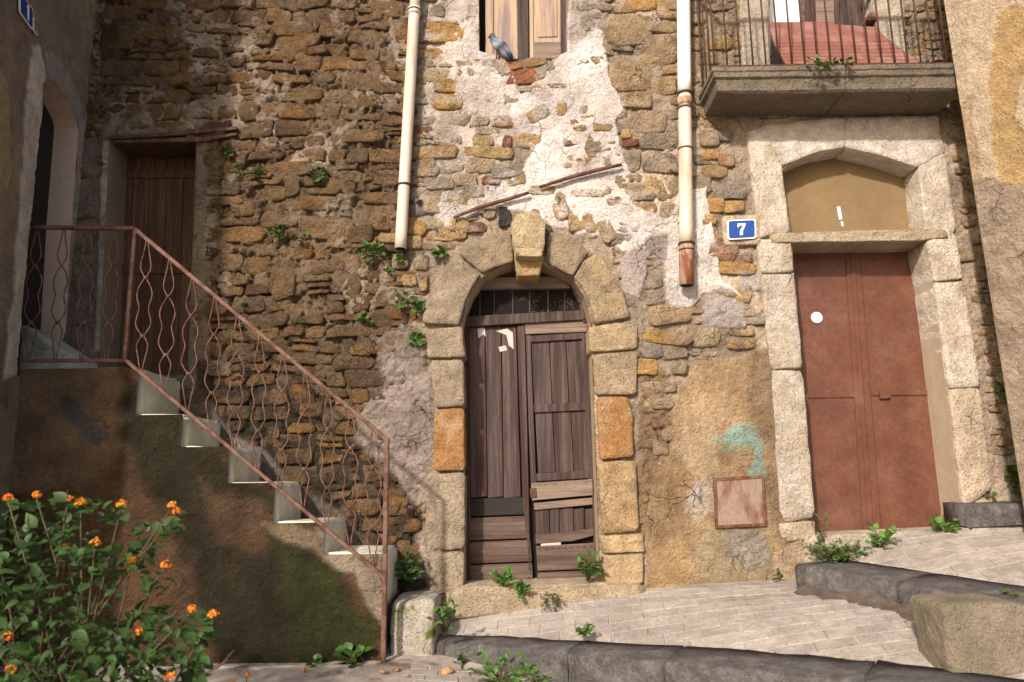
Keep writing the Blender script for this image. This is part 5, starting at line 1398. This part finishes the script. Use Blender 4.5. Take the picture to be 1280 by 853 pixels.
# small wall plants, mostly navelwort with round leaves
for i, (x, y, n, sp, L, lab) in enumerate([
    (285, 190, 10, .06, .045, 'green tuft on the dark stone wall right of the brown door lintel'),
    (322, 216, 8, .06, .040, 'sparse dark green tuft below a tuft near the lintel end'),
    (298, 213, 6, .045, .035, 'tiny dark tuft between two tufts right of the brown door'),
    (398, 221, 14, .075, .045, 'spreading green tuft on a dark stone ledge above the handrail'),
    (351, 292, 14, .08, .045, 'round-leaved tuft at the left end of the longest dark stone block'),
    (382, 300, 6, .05, .035, 'few round leaves under the longest dark stone block'),
    (303, 382, 4, .03, .032, 'two or three bright leaves just above the sloping handrail'),
    (376, 402, 4, .03, .028, 'tiny pale leaf sprig in the dark mortar above the handrail'),
    (466, 318, 22, .10, .048, 'largest round-leaved tuft on the wall, left of the cut-off cream pipe'),
    (501, 323, 7, .05, .050, 'round leaves right under the cut-off end of the cream pipe'),
    (550, 316, 12, .055, .050, 'bright round-leaved tuft beside the left haunch of the arch'),
    (486, 340, 5, .04, .036, 'small pale leaves on a stone under the cream pipe'),
    (503, 376, 12, .08, .038, 'trailing green sprig left of the lowest arch stone'),
    (522, 385, 12, .05, .045, 'green tuft against the lowest left arch stone'),
    (521, 424, 16, .06, .048, 'green tuft beside the left impost block of the arch'),
    (457, 400, 9, .05, .045, 'round-leaved tuft above a pinkish stone in the cement'),
    (519, 254, 7, .045, .035, 'little green tuft to the right of the cream downpipe'),
    (612, 215, 3, .03, .025, 'wisp of green on the white plaster above the rusty rod'),
    (1252, 490, 14, .07, .045, 'green tuft high on the rubble strip beside the cream house corner'),
    (1270, 600, 22, .10, .050, 'bushy green tuft low on the rubble strip above the top kerb'),
    (1240, 622, 6, .05, .032, 'small sprig at the base of the limestone frame on the top kerb'),
    (270, 290, 3, .03, .03, 'single leaf sprig beside the brown door jamb'),
]):
    tuft('wall_plant', lab, 'plant', wallp(x, y, -.05 if x < 1200 else -.06), O_, int(n * 1.5), sp * 1.15, L * 1.15, 'round', 'leaf', 'small plants rooted in the walls', sp * .7, seed=100 + i)
# thread of leaves on the balcony lip
tuft('balcony_plant', 'trailing green plant hanging over the balcony edge at the crack', 'plant', W(1026, 82, -.53), (0, -.7, .5), 26, .13, .045, 'round', 'leaf', None, .06, seed=301)
tuft('balcony_plant', 'small green sprig right of the balcony crack', 'plant', W(1056, 81, -.53), (0, -.6, .6), 12, .08, .04, 'round', 'leaf', None, .05, seed=302)
# at the doors
tuft('fern', 'bright feathery green fern on the threshold of the arched door', 'fern', W(628, 731, -.10), (0, -.5, 1), 26, .10, .055, 'lobed', 'fern', None, .10, seed=310)
tuft('fern', 'small fern hanging over the threshold edge below the arched door', 'fern', W(651, 737, -.15), (0, -.8, .5), 14, .07, .055, 'lobed', 'fern', None, .08, seed=311)
tuft('door_weed', 'green leafy weed at the right foot of the arched door', 'plant', W(735, 728, -.10), (0, -.3, 1), 18, .085, .075, 'ovate', 'leaf', None, .20, .8, seed=312)
tuft('ground_cover', 'dense dark green mat of small leaves on the upper kerb by the frame', 'plant', W(1040, 702, -.22), (0, -.3, 1), 150, .20, .035, 'ovate', 'leaf', None, .12, .7, seed=313)
tuft('ground_cover', 'thin green mat trailing along the red door threshold', 'plant', W(1075, 694, -.22), (0, -.3, 1), 50, .12, .035, 'ovate', 'leaf', None, .06, .7, seed=314)
tuft('door_weed', 'upright bright weed with round leaves before the middle of the red door', 'plant', W(1098, 690, -.22), (.1, -.3, 1), 16, .10, .070, 'ovate', 'fern', None, .22, .95, seed=315)
tuft('door_weed', 'bright leafy weed at the right foot of the red door', 'plant', W(1178, 672, -.16), (.1, -.3, 1), 18, .11, .060, 'ovate', 'fern', None, .16, .95, seed=316)
tuft('door_weed', 'thin wispy sprig at the left foot of the red door', 'plant', W(1028, 676, -.14), (0, -.3, 1), 8, .06, .035, 'ovate', 'leaf', None, .20, .7, seed=317)
tuft('wall_plant', 'small weed at the wall foot left of the upper kerb', 'plant', W(975, 723, -.12), (0, -.5, 1), 8, .06, .035, 'ovate', 'leaf', None, .04, .7, seed=318)
# pavement and kerb weeds
tuft('kerb_weed', 'small weed in the pavement joint before the arched door', 'plant', W(731, 796, -.75), (0, -.2, 1), 12, .05, .045, 'ovate', 'leaf', None, .07, .8, seed=320)
tuft('kerb_weed', 'leafy weed between the pale block and the dark kerb', 'plant', W(556, 795, -.72), (0, -.4, 1), 24, .09, .050, 'ovate', 'leaf', None, .22, .8, seed=321)
tuft('kerb_weed', 'narrow weed growing up the dark kerb face', 'plant', W(578, 838, -1.06), (0, -.5, 1), 8, .03, .06, 'ovate', 'leaf', None, .14, .6, seed=322)
tuft('street_weed', 'green weed at the foot of the stair wall left of the post', 'plant', W(440, 830, -.84), (0, -.4, 1), 10, .09, .07, 'ovate', 'leaf', None, .07, .9, seed=323)
tuft('street_weed', 'small green weed at the stair wall foot beside the lantana', 'plant', W(392, 834, -.84), (0, -.4, 1), 7, .06, .05, 'ovate', 'leaf', None, .05, .8, seed=324)
tuft('street_weed', 'long strip of weeds along the foot of the dark kerb', 'plant', W(625, 852, -1.20), (0, -.4, 1), 46, .20, .05, 'ovate', 'leaf', None, .09, .8, seed=325)
tuft('street_weed', 'low weeds at the kerb foot right of the long weed strip', 'plant', W(668, 856, -1.28), (0, -.4, 1), 18, .10, .05, 'ovate', 'leaf', None, .08, .8, seed=326)
tuft('kerb_weed', 'tiny weed on the upper kerb behind the tan block', 'plant', K2(1258, 745), (0, -.3, 1), 14, .06, .03, 'ovate', 'leaf', None, .03, .6, seed=327)
tuft('stair_fern', 'dark ferny growth in the gap between the stairs and the arch jamb', 'fern', W(512, 712, -.12), (0, -.8, .4), 60, .12, .05, 'lobed', 'leaf_dark', None, .12, seed=328)
tuft('dry_moss', 'dry brown moss below the arched door threshold', 'moss', W(690, 752, -.19), (0, -.6, .6), 90, .10, .018, 'ovate', 'moss', None, .02, .8, seed=329, stems=False)

# ------------------------------------------------------------ lantana bush
YL = -2.55
base = Vector((W(70, 840, YL).x, YL, street_z(-1.9, YL)))
bush = empty('lantana_bush', base, 'dark green lantana bush with orange flower heads before the stair wall', 'bush')
rs = random.Random(5)
BP = [(-60, 622), (10, 632), (60, 632), (100, 622), (135, 628), (158, 642), (165, 668), (200, 656), (228, 640), (222, 668), (196, 690), (172, 705), (205, 722), (205, 742), (180, 752), (215, 765), (262, 768), (272, 790), (262, 812), (250, 832), (245, 960), (-60, 960)]
HOLES = [[(95, 735), (160, 720), (200, 745), (170, 775), (105, 770)], [(120, 655), (160, 665), (150, 690), (115, 680)], [(20, 640), (45, 640), (40, 665), (20, 660)]]
meshes = []
for i in range(6):
    V, F = leaf_geo(1.0, .66, 'ovate', .12 + .06 * i, .10 + .08 * i)
    me = bpy.data.meshes.new('leaf'); me.from_pydata(V, [], F); me.materials.append(MT['leaf_dark']); me.polygons.foreach_set('use_smooth', [True] * len(F)); meshes.append(me)
joined = []
spots = []
while len(spots) < 1900:
    x = rs.uniform(-60, 275); y = rs.uniform(620, 955)
    if not in_poly(BP, np.array([x]), np.array([y]))[0]: continue
    if any(in_poly(h, np.array([x]), np.array([y]))[0] for h in HOLES) and rs.random() < .88: continue
    dmax = min(1, max(.15, (y - 615) / 120)) * min(1, (285 - x) / 150)
    yy = YL + rs.uniform(-.42, .42) * (.35 + .65 * dmax)
    spots.append((x, y, yy))
spots.sort(key=lambda s: s[2])
nobj = 0
cen = W(60, 800, YL)
for i, (x, y, yy) in enumerate(spots):
    p = W(x, y, yy); d = (p - cen) * .8 + Vector((rs.uniform(-.8, .8), rs.uniform(-.9, .3), rs.uniform(-.5, .5)))
    up = Vector((rs.uniform(-.5, .5), rs.uniform(-1.0, .2), 1.0)); M = frame_from(d, up); L = rs.uniform(.042, .088)
    if y < 850 and nobj < 300 and i % 2 == 0:
        o = bpy.data.objects.new('leaf', rs.choice(meshes)); COL.objects.link(o); o.parent = bush
        o.matrix_local = Matrix.Translation(p - base) @ M.to_4x4() @ Matrix.Scale(L, 4); nobj += 1
    else:
        V, F = leaf_geo(L, L * .66, 'ovate', rs.uniform(.1, .4), rs.uniform(.1, .5)); joined.append((put(V, M, p), F))
v, f = merge(joined); tag(mk('inner_foliage', v, f, MT['leaf_dark'], bush), kind='stuff')
FL = [(10, 623, 1), (46, 620, 0), (85, 624, 0), (101, 629, 2), (152, 631, 2), (215, 632, 0), (221, 640, 1), (82, 685, 2), (119, 679, 2), (165, 701, 0), (207, 707, 2), (240, 762, 1), (266, 769, 2), (175, 790, 2), (10, 797, 2), (213, 846, 2), (12, 838, 2)]
st = []
for i, (x, y, k) in enumerate(FL):
    p = W(x, y, YL - .25 + .15 * rs.random()); root = base + Vector((rs.uniform(-.25, .35), rs.uniform(-.1, .1), .05))
    st.append(tube([root, root.lerp(p, .5) + Vector((rs.uniform(-.08, .08), rs.uniform(-.05, .05), .06)), p - Vector((0, 0, .01))], [.010, .006, .003], 6))
    lv = []; cl = []
    for j in range(22):
        th = math.acos(1 - rs.random() * 1.3); ph = rs.uniform(0, 2 * math.pi); nrm = Vector((math.sin(th) * math.cos(ph), math.sin(th) * math.sin(ph) * .9 - .35, math.cos(th))).normalized()
        r = rs.uniform(.014, .023) * (1.15 if k == 2 else .95)
        V = [Vector((0, 0, -.003))]; m = 8
        for q in range(m): a = 2 * math.pi * q / m; s_ = .0085 if q % 2 == 0 else .0045; V.append(Vector((s_ * math.cos(a), s_ * math.sin(a), .001)))
        M = frame_from(nrm.orthogonal(), nrm); lv.append((put(V, M, p + nrm * r), [(0, q + 1, (q + 1) % m + 1) for q in range(m)]))
        c = [(.85, .18, .05), (.85, .22, .02), (.88, .36, .03)][rs.choice([k, k, (k + 1) % 3])] if k != 0 else rs.choice([(.88, .42, .05), (.86, .32, .03)])
        cl += [c] * (m + 1)
    v, f = merge(lv); mk('flower_head', v, f, MT['flower'], bush, cols=cl, smooth=False)
for i in range(12):
    x, y, yy = rs.choice(spots); p = W(x, y, yy); root = base + Vector((rs.uniform(-.35, .35), rs.uniform(-.15, .15), .02))
    st.append(tube([root, root.lerp(p, .5) + Vector((rs.uniform(-.1, .1), 0, .08)), p], [.010, .006, .002], 5))
for (a, b) in (((262, 840), (293, 812)), ((255, 842), (285, 825)), ((205, 775), (222, 762)), ((182, 735), (206, 712)), ((30, 790), (20, 760)), ((20, 760), (28, 750))):
    st.append(tube([W(*a, YL - .2), W((a[0] + b[0]) / 2 + 2, (a[1] + b[1]) / 2 + 2, YL - .2), W(*b, YL - .2)], [.004, .003, .002], 5))
v, f = merge(st); mk('branches', v, f, MT['stem'], bush)
# two stray blooms on the ground by the bush
for i, (x, y) in enumerate(((308, 843), (291, 852), (380, 843))):
    p = W(x, y, -1.35 if x < 370 else -1.0)
    p.z = max(p.z, street_z(p.x, p.y) + .03)
    lv = []; cl = []
    for j in range(16):
        nrm = Vector((rs.uniform(-1, 1), rs.uniform(-1, .2), rs.uniform(0, 1))).normalized(); V = [Vector((0, 0, 0))] + [Vector((.009 * math.cos(q), .009 * math.sin(q), .001)) for q in np.arange(6) * math.pi / 3]
        lv.append((put(V, frame_from(nrm.orthogonal(), nrm), p + nrm * .015), [(0, q + 1, (q + 1) % 6 + 1) for q in range(6)])); cl += [rs.choice([(.88, .42, .05), (.85, .25, .03)])] * 7
    t = empty('lantana_sprig', Vector((p.x, p.y, street_z(p.x, p.y))), ['low lantana sprig with one orange head just right of the bush', 'lantana sprig with one orange head under the bush edge', 'single orange bloom on a short stalk near the stair wall weeds'][i], 'flower', 'low lantana sprigs by the stair wall')
    v, f = merge(lv); mk('flower_head', v, f, MT['flower'], t, cols=cl, smooth=False)
    v, f = tube([(p.x + .01, p.y, street_z(p.x, p.y)), (p.x, p.y, p.z)], .003, 5); mk('stem', v, f, MT['stem'], t)
